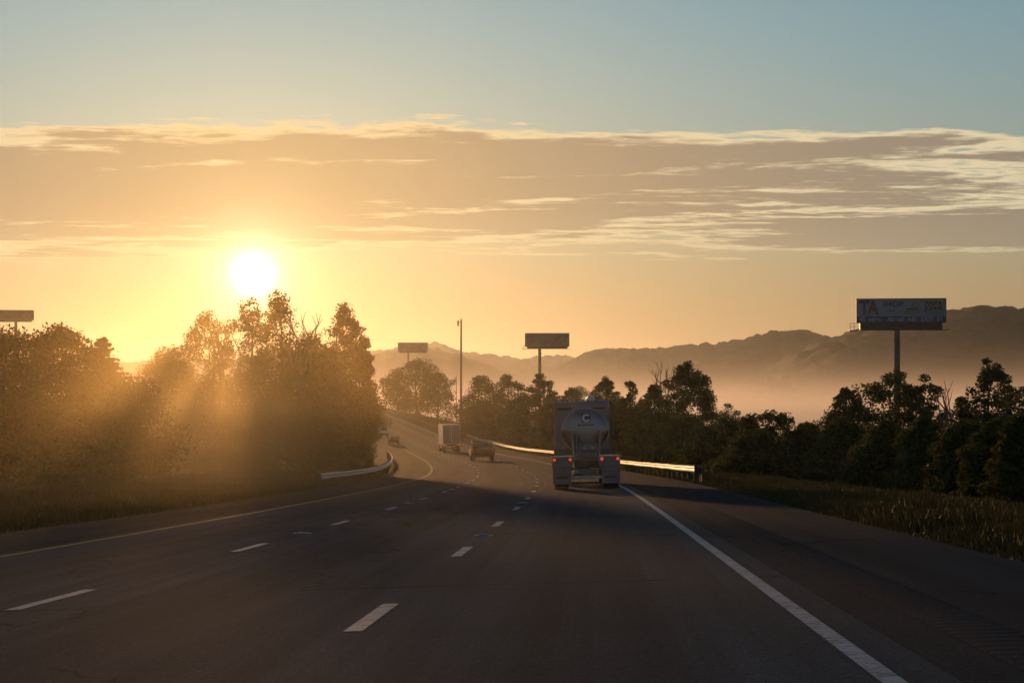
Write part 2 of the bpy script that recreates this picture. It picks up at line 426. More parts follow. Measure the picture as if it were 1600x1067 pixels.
rds = np.concatenate([np.arange(-60, 200, 1.0), np.arange(200, 760, 3.0)])
road_z = lambda dz: (lambda D, O: rz(D) + CROSS * O + dz)
road = link('road', strip_mesh('road', rds, [-7.55, -3.65, 0, 3.9], road_z(0.0)), M['asphalt'], smooth=True); tag(road, kind='structure')
sh_r = link('shoulder', strip_mesh('shoulder', rds, [3.9, 5.2, 6.75, 6.95], lambda D, O: rz(D) + CROSS * O - 0.004 - np.where(O > 6.9, 0.12, 0)), M['shoulder'], road)
sh_l = link('shoulder', strip_mesh('shoulder', rds, [-10.95, -10.7, -9, -7.55], lambda D, O: rz(D) + CROSS * O - 0.004 - np.where(O < -10.9, 0.12, 0)), M['shoulder'], road)
link('white_edge_line', strip_mesh('white_edge_line', rds, [3.46, 3.60], road_z(0.004)), M['white_line'], road)
link('yellow_edge_line', strip_mesh('yellow_edge_line', rds, [-7.37, -7.24], road_z(0.004)), M['yellow_line'], road)
for k in range(-4, 38):                                            # 3 m dashes every 12.2 m between the lanes
    for o, ph in ((0.0, 15.9), (-3.62, 19.4)):
        d0 = ph + 12.2 * k
        if d0 > 420 or d0 < -40: continue
        link('lane_dash', strip_mesh('lane_dash', np.linspace(d0, d0 + 3.05, 4), [o - 0.075, o + 0.075], road_z(0.004)), M['white_line'], road)
        if k % 2 == 1 and d0 < 150:                                # raised reflectors half way between dashes
            p = rpos(d0 + 3.05 + 4.5, o)
            mb = MB(); mb.box(p + Vector((0, 0, 0.012)), (0.20, 0.11, 0.024), (0.7, 0.6)); mb.box(p + Vector((0.0, 0.0, 0.004)), (0.34, 0.2, 0.006))
            mb.build('road_reflector', M['white_line'], road)
# milled rumble strip on the right shoulder
q = np.arange(6.0, 62.0, 0.05)
link('rumble_strip', strip_mesh('rumble_strip', q, [4.35, 4.36, 4.84, 4.85],
     lambda D, O: rz(D) + CROSS * O + np.where((O > 4.355) & (O < 4.845), 0.002 + 0.006 * np.clip((62 - D) / 30, 0, 1) * (np.cos(D * 2 * math.pi / 0.3) + 1) / 2, 0.0)), M['shoulder'], road, kind='stuff')

# ------------------------------------------------------------------ hills beyond the valley
def hill_material():
    m = bpy.data.materials.new('wooded_hill'); m.use_nodes = True
    t = NT(m.node_tree); b = t.n['Principled BSDF']; g = t.node('ShaderNodeNewGeometry')
    n = t.noise(g.outputs['Position'], 0.06, 6, 0.65)
    t.l.new(t.mix(t.ramp01(n, 0.35, 0.65), (0.016, 0.022, 0.013, 1), (0.028, 0.034, 0.018, 1)), b.inputs['Base Color'])
    b.inputs['Roughness'].default_value = 0.95; b.inputs['Specular IOR Level'].default_value = 0.05
    return m
M['hill'] = hill_material()
def hill(D, pts, front, back, base=-16.0, bump=9.5):
    pts = np.array(pts, float)
    pxs = np.arange(pts[0, 0], pts[-1, 0] + 1, 3.0)
    ys = np.interp(pxs, pts[:, 0], pts[:, 1])
    ys = np.convolve(np.pad(ys, 6, 'edge'), np.hanning(13) / np.hanning(13).sum(), 'valid')
    X = (pxs - 800) / F * D; ridge = CAMZ + (640 - ys) / F * D
    t = np.concatenate([np.linspace(-1, -0.25, 22), np.linspace(-0.22, 0.22, 15), np.linspace(0.3, 1, 6)])
    Y = D + np.where(t < 0, t * front, t * back)
    P = np.cos(t * math.pi / 2) ** 1.5
    XX, YY = np.meshgrid(X, Y, indexing='ij')
    gully = 1 + 0.14 * vnoise(XX, YY * 0.35, 140) * (1 - P[None, :])
    Z = base + (ridge[:, None] - base) * P[None, :] * gully
    Z += (vnoise(XX, YY, 7) * 0.7 + vnoise(XX + 77, YY, 17) * 0.8) * bump * np.clip(P[None, :] * 3, 0, 1) - bump * 0.25
    v = np.stack([XX, YY, Z], -1).reshape(-1, 3); n, k = XX.shape; idx = np.arange(n * k).reshape(n, k)
    f = np.stack([idx[:-1, :-1], idx[1:, :-1], idx[1:, 1:], idx[:-1, 1:]], -1).reshape(-1, 4)
    o = link('hill', np_mesh('hill', v, f), M['hill']); tag(o, kind='structure'); return o
hill(1900, [(1000,632),(1100,618),(1180,585),(1250,548),(1290,528),(1330,516),(1400,500),(1450,492),(1480,484),(1520,477),(1560,481),(1600,489),(1680,492),(1800,500),(2000,540),(2300,590)], 650, 500)
hill(2600, [(760,600),(820,577),(880,568),(905,558),(925,547),(950,542),(1000,546),(1050,540),(1110,536),(1160,533),(1180,524),(1215,516),(1255,516),(1300,530),(1400,540),(1600,540),(1900,530),(2300,560)], 420, 500)
hill(2350, [(-300,575),(0,585),(300,580),(560,562),(620,549),(665,542),(707,551),(750,565),(778,578),(830,594),(900,612)], 400, 400)
hill(3500, [(-500,560),(0,572),(300,562),(500,553),(600,547),(640,541),(680,536),(703,540),(718,548),(760,553),(815,561),(850,556),(880,554),(910,560),(1000,565),(1200,572),(1500,575),(1900,560)], 500, 500)

# ------------------------------------------------------------------ haze, valley fog and added glare mist
def volume_material(name, col, dens, g):
    m = bpy.data.materials.new(name); m.use_nodes = True
    t = NT(m.node_tree); t.n.clear(); out = t.node('ShaderNodeOutputMaterial'); v = t.node('ShaderNodeVolumePrincipled')
    v.inputs['Color'].default_value = (*col, 1); v.inputs['Density'].default_value = dens; v.inputs['Anisotropy'].default_value = g
    t.l.new(v.outputs[0], out.inputs['Volume']); return m
hz = MB(); hz.box((200, 2150, 43), (10400, 5900, 230))
haze = hz.build('haze', volume_material('haze_air', (0.80, 0.91, 1.0), HAZE_DENSITY, HAZE_G)); tag(haze, 'thin morning haze filling the whole valley', 'haze', kind='stuff')

def fog_lens(c, r, dens, g, label, seed, yaw=0.0, col=(0.98, 0.93, 0.90)):
    n, k = 48, 20; vs = []
    for i in range(k + 1):
        ph = math.pi * i / k
        for j in range(n):
            th = 2 * math.pi * j / n
            wob = 1 + 0.10 * math.sin(3 * th + seed) + 0.06 * math.sin(7 * th + 2 * seed)
            ex, ey = r[0] * math.sin(ph) * math.cos(th) * wob, r[1] * math.sin(ph) * math.sin(th) * wob
            vs.append((c[0] + ex * math.cos(yaw) - ey * math.sin(yaw), c[1] + ex * math.sin(yaw) + ey * math.cos(yaw), c[2] + r[2] * math.cos(ph)))
    fs = [(i * n + j, (i + 1) * n + j, (i + 1) * n + (j + 1) % n, i * n + (j + 1) % n) for i in range(k) for j in range(n)]
    mb = MB(); mb.add(vs, fs)
    o = mb.build('fog_volume', volume_material('fog', col, dens, g), smooth=True)
    return tag(o, label, 'fog', kind='stuff')
fo = fog_lens((330, 1220, 0), (950, 480, 75), 0.003, 0.5, 'pink fog bank lying in the valley behind the right trees', 1.0)
def fog_gradient(m, d0, z0, h):
    # fog thins out upwards: density falls off with height, with slow billows
    t = NT(m.node_tree); v = next(n for n in t.n if n.type == 'PRINCIPLED_VOLUME')
    g = t.node('ShaderNodeNewGeometry'); s_ = t.node('ShaderNodeSeparateXYZ'); t.l.new(g.outputs['Position'], s_.inputs[0])
    n = t.noise(t.vec(t.m('MULTIPLY', s_.outputs[0], 0.004), t.m('MULTIPLY', s_.outputs[1], 0.003), t.m('MULTIPLY', s_.outputs[2], 0.012)), 1.0, 2, 0.5)
    zz = t.m('ADD', s_.outputs[2], t.m('MULTIPLY', t.m('SUBTRACT', n, 0.5), -16.0))
    e = t.m('POWER', 2.71828, t.m('DIVIDE', t.m('SUBTRACT', t.m('MAXIMUM', zz, z0), z0), -h))
    t.l.new(t.m('MULTIPLY', e, d0), v.inputs['Density'])
fog_gradient(fo.data.materials[0], 0.0040, 4.0, 7.0)
ms = fog_lens((-24, 112, 0), (34, 84, 9.5), 0.003, 0.8, 'added golden mist standing in for sun glare before the left trees', 0.4, math.radians(9), (1.0, 0.80, 0.45))  # added volume; its golden colour imitates the sun's glare over the trees
def glare_mist_gradient(m, d0, p, yaw, wl, wr, z0, h):
    # added mist in place of sun glare: thickest along the foot of the trees, thinning sideways, upwards and towards both ends
    t = NT(m.node_tree); v = next(n for n in t.n if n.type == 'PRINCIPLED_VOLUME')
    g = t.node('ShaderNodeNewGeometry'); s_ = t.node('ShaderNodeSeparateXYZ'); t.l.new(g.outputs['Position'], s_.inputs[0])
    X = t.m('SUBTRACT', s_.outputs[0], p[0]); Y = t.m('SUBTRACT', s_.outputs[1], p[1]); c, sn = math.cos(yaw), math.sin(yaw)
    lat = t.m('ADD', t.m('MULTIPLY', X, c), t.m('MULTIPLY', Y, sn)); lon = t.m('SUBTRACT', t.m('MULTIPLY', Y, c), t.m('MULTIPLY', X, sn))
    gs = lambda q, w: t.m('POWER', 2.71828, t.m('MULTIPLY', t.m('POWER', t.m('ABSOLUTE', t.m('DIVIDE', q, w)), 2.0), -1.0))
    side = t.m('MULTIPLY', gs(t.m('MINIMUM', lat, 0.0), wl), gs(t.m('MAXIMUM', lat, 0.0), wr))
    e = t.m('POWER', 2.71828, t.m('DIVIDE', t.m('MAXIMUM', t.m('SUBTRACT', s_.outputs[2], z0), 0.0), -h))
    n = t.ramp01(t.noise(g.outputs['Position'], 0.06, 2, 0.5), 0.2, 0.7)
    q = t.m('MULTIPLY', t.m('MULTIPLY', side, gs(lon, 46.0)), t.m('MULTIPLY', e, t.m('ADD', t.m('MULTIPLY', n, 0.6), 0.5)))
    t.l.new(t.m('MULTIPLY', q, d0), v.inputs['Density'])
glare_mist_gradient(ms.data.materials[0], 0.0072, (-16.6, 112), math.radians(10), 8.0, 6.5, 1.5, 2.6)

# ------------------------------------------------------------------ trees
def leaves_mesh(name, C, R, per, leaf, rng, flat=0.75, droop=0.0, aspect=0.5):
    """C (n,3) clump centres, R (n,) clump radii: one rhombic leaf quad per sample"""
    n = len(C); tot = n * per
    dirv = rng.randn(tot, 3); dirv /= np.linalg.norm(dirv, axis=1)[:, None] + 1e-9
    rad = rng.rand(tot) ** 0.45
    P = np.repeat(C, per, 0) + dirv * (rad * np.repeat(R, per))[:, None] * np.array([1, 1, flat])
    ax = rng.randn(tot, 3) + dirv * 0.7; ax[:, 2] = ax[:, 2] * 0.7 - droop
    ax /= np.linalg.norm(ax, axis=1)[:, None] + 1e-9
    up = rng.randn(tot, 3) * 0.8 + np.array([0, 0, 0.9])
    sd = np.cross(ax, up); sd /= np.linalg.norm(sd, axis=1)[:, None] + 1e-9
    L = leaf * (0.55 + 0.9 * rng.rand(tot))[:, None]
    W = L * aspect
    V = np.stack([P - ax * L * 0.5, P + sd * W * 0.5 + ax * L * 0.05, P + ax * L * 0.5, P - sd * W * 0.5 + ax * L * 0.05], 1).reshape(-1, 3)
    return np_mesh(name, V, np.arange(tot * 4).reshape(-1, 4))

PROF = {  # crown radius against height (0 base .. 1 top)
 'oval':   lambda t: np.sin(np.pi * np.clip(0.10 + 0.88 * t, 0, 1)) ** 0.65,
 'round':  lambda t: np.sqrt(np.clip(1 - (2 * t - 0.9) ** 2 / 1.25, 0.02, 1)),
 'tall':   lambda t: np.clip(1.05 - 0.15 * t, 0, 1) * np.sin(np.pi * np.clip(0.22 + 0.74 * t, 0, 1)) ** 0.8,
 'peak':   lambda t: (1 - t) ** 0.62 * (0.75 + 0.35 * np.sin(np.pi * t)),
 'spread': lambda t: np.clip(0.45 + 0.75 * t, 0, 1) * np.sqrt(np.clip(1 - t ** 4, 0.0, 1)),
 'bush':   lambda t: np.sqrt(np.clip(1 - t ** 1.7, 0.0, 1)),
}
def make_tree(h, R, shape, seed, base_t=0.22, clumps=80, per=90, leaf=0.22, clump=(0.22, 0.40), dens_top=1.0, mat='leaf', lobes=5):
    """trunk mesh and crown mesh for a tree of height h, crown half width R, standing at the origin"""
    rng = np.random.RandomState(seed); prof = PROF[shape]
    clumps = int(clumps * 1.35); per = int(per * 1.5); leaf *= 1.12; clump = (clump[0] * 1.25, clump[1] * 1.35)
    ph = rng.rand(6) * 6.28
    t = rng.rand(clumps * 3); keep = rng.rand(clumps * 3) < np.clip(prof(t) + 0.25, 0, 1); t = t[keep][:clumps]
    t[:5] = (1.0, 0.95, 0.89, 0.83, 0.76)
    a = rng.rand(len(t)) * 2 * np.pi
    lob = 1 + 0.22 * np.sin(lobes * a + ph[0] + 5 * t) + 0.14 * np.sin(2 * a + ph[1] - 9 * t)
    r = R * prof(t) * lob * (0.35 + 0.65 * rng.rand(len(t)) ** 0.5)
    cr = R * (clump[0] + (clump[1] - clump[0]) * rng.rand(len(t))) * (0.75 + 0.45 * (1 - t))
    z0 = h * base_t
    C = np.stack([np.cos(a) * r, np.sin(a) * r, z0 + (h - z0) * (0.02 + 0.93 * t) + rng.randn(len(t)) * 0.02 * h], 1)
    C[:, 2] = np.minimum(C[:, 2], h - cr * 0.5)
    C[:5, :2] *= np.array([0.2, 0.35, 0.5, 0.6, 0.7])[:, None]
    crown = leaves_mesh('crown', C, cr, per, leaf, rng)
    # trunk with limbs reaching to a share of the clumps
    mb = MB(); rb = max(0.05, 0.022 * h)
    pts = []; rr = []
    bx, by = rng.randn(2) * 0.03 * h
    for i in range(7):
        s_ = i / 6; pts.append((bx * math.sin(2 * s_), by * s_ * s_, -0.3 + s_ * (h * 0.84 + 0.3))); rr.append(rb * (1.25 - 1.13 * s_ ** 0.8))
    mb.tube(pts, rr, 7)
    sel = np.concatenate([[0, 1, 2], rng.permutation(len(C))[:min(26, len(C))]])
    for i in sel:
        c = C[i]; zb = max(0.12 * h, c[2] - (0.25 + 0.35 * rng.rand()) * max(abs(c[0]) + abs(c[1]), 0.4)); zb = min(zb, 0.78 * h)
        s_ = (zb + 0.3) / (h * 0.84 + 0.3)
        p0 = Vector((bx * math.sin(2 * s_), by * s_ * s_, zb)); p1 = Vector(c)
        mid = p0.lerp(p1, 0.55) + Vector((0, 0, 0.08 * (p1 - p0).length))
        r0 = rb * (1.25 - 1.13 * s_ ** 0.8) * 0.5
        mb.tube([p0, mid, p1], [r0, r0 * 0.6, 0.012], 5)
    return mb.mesh('trunk'), crown, mat

def place_tree(name, meshes, X, d, label, cat='tree', group=None, rot=0.0, scale=(1, 1, 1), z=None):
    tr, cr, mat = meshes
    o = empty(name, (X, d, gpoint(X, d) - 0.05 if z is None else z), (0, 0, rot), label, cat, group); o.scale = scale
    link('trunk', tr, M['bark'], o); link('crown', cr, M[mat], o)
    return o

def tree_at(px, hw, ytop, d, shape, seed, label, name='roadside_tree', cat='tree', group=None, zsink=0.0, **kw):
    """a tree whose tip stands at photo height ytop above px, rooted on the ground at forward distance d"""
    p = at(px, ytop, d); g = gpoint(p.x, d) - 0.05 - zsink
    h = p.z - g; R = hw / F * d
    return place_tree(name, make_tree(h, R, shape, seed, **kw), p.x, d, label, cat, group, z=g)

def conifer_at(px, hw, ytop, d, seed, label, **kw):
    p = at(px, ytop, d); g = gpoint(p.x, d) - 0.05; h = p.z - g; R = hw / F * d
    rng = np.random.RandomState(seed); C = []; rad = []
    tiers = 30
    mb = MB(); mb.tube([(0, 0, -0.3), (0.05, 0.02, h * 0.5), (0, 0, h * 0.97)], [0.022 * h, 0.014 * h, 0.01], 7)
    for i in range(tiers):
        s_ = i / (tiers - 1); z = h * (0.10 + 0.86 * s_); L = R * (1 - s_) ** 0.75 * 1.02 + 0.12
        for k in range(9 if s_ < 0.6 else 6):
            a = 2 * math.pi * (k + rng.rand() * 0.7) / 8 + i; Lb = L * (0.72 + 0.42 * rng.rand())
            tip = Vector((math.cos(a) * Lb, math.sin(a) * Lb, z - 0.12 * Lb + 0.05 * rng.randn()))
            mb.tube([(0, 0, z), tip], [0.03, 0.008], 4)
            for q in np.linspace(0.25, 1.0, max(3, int(Lb / 0.28))):
                C.append((tip.x * q, tip.y * q, z + (tip.z - z) * q + 0.10 * q * q)); rad.append(0.34 * (1.25 - q * 0.85))
    cr = leaves_mesh('crown', np.array(C), np.array(rad), 40, 0.19, rng, flat=0.45, droop=0.25, aspect=0.35)
    return place_tree('cedar_tree', (mb.mesh('trunk'), cr, 'needle'), p.x, d, label, 'tree', None, z=g)

def bare_at(px, ytop, d, seed, label, spread=0.35, name='bare_tree'):
    p = at(px, ytop, d); g = gpoint(p.x, d) - 0.05; h = p.z - g
    rnd = random.Random(seed); o = empty(name, (p.x, d, g), (0, 0, 0), label, 'tree')
    mb = MB(); mb.tube([(0, 0, -0.2), (0.02 * h, 0, h * 0.35), (-0.02 * h, 0, h * 0.62)], [0.020 * h, 0.015 * h, 0.010 * h], 7)
    mb.build('trunk', M['deadwood'], o)
    br = MB()
    def grow(p0, dr, L, r, lev):
        p1 = p0 + dr * L * 0.55 + Vector((rnd.uniform(-.06, .06) * L, 0, 0)); p2 = p1 + (dr + Vector((rnd.uniform(-.2, .2), rnd.uniform(-.2, .2), .15))).normalized() * L * 0.45
        br.tube([p0, p1, p2], [r, r * 0.75, r * 0.45], 5)
        if lev:
            for q, st in ((p1, 0.62), (p2, 0.6), (p2, 0.5)):
                nd = (dr + Vector((rnd.uniform(-.75, .75), rnd.uniform(-.6, .6), rnd.uniform(0, .4)))).normalized()
                grow(q, nd, L * st * rnd.uniform(.8, 1.1), r * 0.5, lev - 1)
    for i in range(4):
        z = h * (0.42 + 0.05 * i)
        grow(Vector((0, 0, z)), Vector((rnd.choice((-1, 1)) * rnd.uniform(.1, spread), rnd.uniform(-.3, .3), 1)).normalized(), (h - z) * 0.52, 0.010 * h, 2)
    br.build('branches', M['deadwood'], o)
    return o

GL = 'trees left of the highway'; GR = 'trees right of the highway'; GB = 'undergrowth below the trees'
# left mass
tree_at(12, 110, 519, 128, 'round', 11, 'broad dark tree at the left picture edge below the cut off billboard', group=GL, base_t=0.1, clumps=130, mat='leaf_dark')
tree_at(104, 100, 508, 124, 'oval', 12, 'ragged topped tree between the left edge tree and the feathery cedar', group=GL, base_t=0.1, clumps=120, mat='leaf_dark', clump=(0.10, 0.24))
conifer_at(160, 98, 524, 120, 13, 'feathery cedar with pointed branch tips at the right end of the left tree mass')
# trees in front of the sun
tree_at(262, 40, 538, 178, 'round', 21, 'small round tree in the gap between the cedar and the sunlit trees', group=GL, base_t=0.1, clumps=70)
tree_at(325, 56, 487, 170, 'oval', 22, 'tree with ragged crown left of the tree under the sun', group=GL, clumps=120, per=40, clump=(0.14, 0.25))
tree_at(392, 52, 466, 176, 'tall', 23, 'tall tree directly under the sun', group=GL, clumps=115, per=40, clump=(0.15, 0.26))
tree_at(434, 66, 455, 172, 'peak', 24, 'tallest pointed tree just right of the sun', group=GL, clumps=140, per=46, clump=(0.13, 0.24))
tree_at(488, 46, 520, 174, 'round', 25, 'lower tree between the pointed tree by the sun and the tall tree at the roadside', group=GL, clumps=70)
tree_at(538, 62, 471, 166, 'peak', 26, 'tall dense tree right of the sun with a pointed crown', group=GL, clumps=150, per=62, clump=(0.13, 0.24))
tree_at(566, 24, 522, 168, 'oval', 27, 'slim tree at the right end of the left trees beside the highway', group=GL, base_t=0.12, clumps=60, leaf=0.2)
bare_at(350, 480, 168, 5, 'thin bare branches sticking up left of the sun')
bare_at(473, 477, 170, 6, 'thin bare branches sticking up right of the sun')
LB = ['left of the cedar', 'at the foot of the cedar', 'right of the cedar', 'below the small round tree', 'below the ragged tree left of the sun', 'below the tree under the sun',
      'below the pointed tree by the sun', 'below the tall tree right of the sun', 'behind the left guardrail', 'at the far end of the left guardrail']
for i, (px, hw, yt, d) in enumerate([(35, 85, 600, 112), (120, 75, 618, 104), (205, 75, 588, 118), (262, 66, 578, 158), (325, 60, 585, 160), (390, 60, 572, 164), (450, 60, 574, 162), (505, 58, 580, 160), (540, 42, 590, 156), (560, 22, 608, 176)]):
    tree_at(px, hw, yt, d, 'bush', 40 + i, 'dense dark shrub ' + LB[i], name='shrub', cat='shrub', group=GB, base_t=0.0, clumps=75, per=80, leaf=0.2, clump=(0.2, 0.36))
# beyond the bend, right of the far road
tree_at(622, 26, 577, 560, 'round', 61, 'hazy rounded tree left of the domed trees beyond the far road', group=GR, base_t=0.05, clumps=50, per=60, leaf=0.5)
tree_at(652, 34, 561, 570, 'round', 62, 'hazy domed tree below the small far billboard', group=GR, base_t=0.05, clumps=70, per=60, leaf=0.5)
tree_at(684, 28, 582, 555, 'round', 63, 'hazy rounded tree left of the tall slender mast', group=GR, base_t=0.05, clumps=50, per=60, leaf=0.5)
tree_at(752, 34, 588, 420, 'round', 64, 'hazy bushy tree right of the tall slender mast', group=GR, base_t=0.03, clumps=70, per=70, leaf=0.38)
tree_at(795, 38, 584, 400, 'oval', 65, 'bushy tree left of the middle billboard pole', group=GR, base_t=0.03, clumps=80, per=70, leaf=0.36, clump=(0.12, 0.26))
tree_at(847, 34, 580, 350, 'oval', 66, 'tree with upright shoots in front of the middle billboard pole', group=GR, base_t=0.03, clumps=80, per=70, leaf=0.32, clump=(0.10, 0.24))
tree_at(893, 26, 606, 330, 'round', 67, 'low tree right of the middle billboard pole above the tanker cab', group=GR, base_t=0.03, clumps=60, per=70, leaf=0.3)
tree_at(945, 36, 588, 240, 'oval', 68, 'tree behind the tanker truck with a ragged top', group=GR, base_t=0.05, clumps=90, per=75, leaf=0.25, clump=(0.10, 0.24))
tree_at(985, 30, 590, 228, 'tall', 69, 'narrow tree right of the ragged tree behind the tanker', group=GR, base_t=0.05, clumps=70, per=70, leaf=0.25, clump=(0.10, 0.24))
tree_at(1022, 30, 602, 215, 'oval', 70, 'low tree left of the tall tree above the guardrail end', group=GR, base_t=0.05, clumps=60, per=75, leaf=0.24)
tree_at(1074, 46, 565, 200, 'tall', 71, 'tall broad crowned tree above the right guardrail end', group=GR, base_t=0.30, clumps=110, per=75, leaf=0.24, clump=(0.12, 0.26))
bare_at(1036, 563, 214, 7, 'thin bare tree left of the tall tree above the guardrail end', 0.2)
tree_at(1138, 27, 628, 360, 'round', 72, 'pale misty tree standing in the fog right of the tall tree', group=GR, base_t=0.05, clumps=60, per=60, leaf=0.34)
tree_at(1205, 70, 641, 142, 'spread', 73, 'low tree with arching twigs in front of the pink fog', group=GR, base_t=0.0, clumps=130, per=60, leaf=0.2, clump=(0.08, 0.20), mat='leaf_dark')
tree_at(1135, 55, 652, 168, 'bush', 74, 'dark thicket below the tall tree right of the guardrail end', group=GR, base_t=0.0, clumps=90, per=80, leaf=0.22, mat='leaf_dark')
tree_at(1328, 52, 602, 160, 'oval', 75, 'leafy tree left of the large billboard pole', group=GR, base_t=0.12, clumps=90, per=70, leaf=0.22, mat='leaf_dark', clump=(0.12, 0.26))
tree_at(1385, 70, 580, 158, 'round', 76, 'leafy tree around the large billboard pole', group=GR, base_t=0.12, clumps=110, per=70, leaf=0.22, mat='leaf_dark', clump=(0.12, 0.26))
tree_at(1443, 52, 586, 156, 'oval', 77, 'leafy tree right of the large billboard pole', group=GR, base_t=0.12, clumps=90, per=70, leaf=0.22, mat='leaf_dark', clump=(0.12, 0.26))
bare_at(1490, 588, 150, 8, 'small bare forked tree right of the large billboard', 0.35)
tree_at(1551, 50, 561, 140, 'tall', 78, 'tallest dark tree near the right picture edge', group=GR, base_t=0.25, clumps=100, per=75, leaf=0.2, mat='leaf_dark', clump=(0.14, 0.28))
tree_at(1506, 42, 618, 132, 'bush', 79, 'dark bushy tree below the small bare forked tree', group=GR, base_t=0.0, clumps=90, per=80, leaf=0.2, mat='leaf_dark')
tree_at(1604, 62, 602, 130, 'round', 80, 'dark tree cut off by the right picture edge', group=GR, base_t=0.05, clumps=90, per=80, leaf=0.2, mat='leaf_dark')
RB = ['behind the tanker truck', 'right of the tanker above the guardrail', 'below the tall tree behind the guardrail', 'at the guardrail end', 'below the arching tree', 'right of the arching tree',
      'left of the large billboard pole', 'at the foot of the large billboard pole', 'right of the large billboard pole', 'below the small bare forked tree', 'below the tallest tree at right', 'at the right picture edge', 'far down the road left of the tanker', 'behind the pickup truck', 'behind the far right guardrail']
for i, (px, hw, yt, d) in enumerate([(960, 70, 628, 205), (1010, 60, 640, 190), (1070, 58, 650, 172), (1105, 50, 668, 150), (1185, 60, 672, 125), (1262, 50, 662, 122),
                                     (1320, 55, 655, 116), (1385, 55, 660, 104), (1445, 55, 655, 98), (1505, 55, 660, 90), (1555, 55, 655, 84), (1605, 60, 650, 78), (868, 42, 620, 300), (812, 45, 618, 340), (752, 40, 628, 380)]):
    tree_at(px, hw, yt, d, 'bush', 90 + i, 'dense dark shrub ' + RB[i], name='shrub', cat='shrub', group=GB, base_t=0.0, clumps=85, per=80, leaf=0.2 if d < 200 else 0.3, clump=(0.2, 0.36), mat='leaf_dark')
# clump showing above the fog, far treeline
for i, (px, hw, yt, d, lb) in enumerate([(1200, 22, 588, 1500, 'hazy treetop poking out of the fog, left one of the pair'), (1228, 18, 585, 1500, 'hazy treetop poking out of the fog, right one of the pair'),
                                     (905, 22, 600, 760, 'misty far tree left of the pair above the tanker cab'), (940, 26, 604, 800, 'misty far tree right of the pair above the tanker cab')]):
    tree_at(px, hw, yt, d, 'round', 120 + i, lb, name='distant_tree', group='trees in the mist', base_t=0.03, clumps=50, per=50, leaf=0.8)

# ------------------------------------------------------------------ grass along the verges
def grass(name, n, drange, orange, h, label, seed, power=1.6):
    rng = np.random.RandomState(seed)
    d = drange[0] + (drange[1] - drange[0]) * rng.rand(n) ** power
    o = orange[0] + (orange[1] - orange[0]) * rng.rand(n)
    tuft = 0.5 * (vnoise(o * 1.0, d, 1.3) + vnoise(o, d, 4.0))
    H = h * (0.45 + 0.75 * rng.rand(n)) * np.clip(0.85 + tuft, 0.3, 1.5) * np.clip((np.minimum(o - orange[0], orange[1] - o + 2)) / 0.8, 0.25, 1)
    X = rx(d) + o; Z = ground_z(d, o) - 0.02
    a = rng.rand(n) * 6.283; w = 0.006 + 0.00016 * d
    lean = (rng.rand(n, 2) - 0.5) * 0.7
    B = np.stack([X, d, Z], 1); s_ = np.stack([np.cos(a) * w, np.sin(a) * w, 0 * a], 1)
    mid = B + np.stack([lean[:, 0] * H * 0.3, lean[:, 1] * H * 0.3, H * 0.6], 1)
    tip = B + np.stack([lean[:, 0] * H, lean[:, 1] * H, H], 1)
    V = np.stack([B - s_, B + s_, mid + s_ * 0.8, tip, mid - s_ * 0.8], 1).reshape(-1, 3)
    o_ = link(name, np_mesh(name, V, np.arange(n * 5).reshape(-1, 5)), M['grassblade'])
    return tag(o_, label, 'grass', kind='stuff')
grass('verge_grass', 190000, (9, 170), (6.6, 16.0), 0.30, 'tall dry grass on the right verge', 1)
grass('verge_grass', 90000, (22, 175), (-24.0, -10.9), 0.28, 'dim grass on the left verge below the trees', 2, 1.3)
grass('verge_grass', 16000, (170, 520), (7.6, 22.0), 0.6, 'grass bank along the far right side of the highway', 3, 1.2)

# ------------------------------------------------------------------ guardrails
WPROF = [(0.0, 0.155), (0.02, 0.15), (0.075, 0.105), (0.08, 0.075), (0.02, 0.02), (0.015, 0.0), (0.02, -0.02), (0.08, -0.075), (0.075, -0.105), (0.02, -0.15), (0.0, -0.155)]
def rail_segment(d0, d1, o, side):
    """one W-beam panel between two posts; side = +1 when the beam's face looks to +x"""
    ds = np.linspace(d0, d1 + 0.12, 5); vs = []; n = len(WPROF)
    rr_ = random.Random(int(d0 * 10)); jx = [rr_.uniform(-0.02, 0.02), rr_.uniform(-0.02, 0.02)]; jz = rr_.uniform(-0.012, 0.012)
    for t in (0.0, -0.006):
        for d in ds:
            b = rpos(d, o(d) if callable(o) else o) + Vector((jx[0] + (jx[1] - jx[0]) * (d - d0) / 3.9, 0, jz))
            for (x, z) in WPROF: vs.append((b.x + side * (x + t), d, b.z + 0.55 + z))
    fs = []; m = len(ds) * n
    for i in range(len(ds) - 1):
        for k in range(n - 1):
            a = i * n + k
            fs.append((a, a + n, a + n + 1, a + 1)); fs.append((m + a + 1, m + a + n + 1, m + a + n, m + a))
    for i in range(len(ds) - 1):
        a, b2 = i * n, (i + 1) * n
        fs.append((a, m + a, m + b2, b2)); a, b2 = a + n - 1, b2 + n - 1; fs.append((a, b2, m + b2, m + a))
    mb = MB(); mb.add(vs, fs); return mb
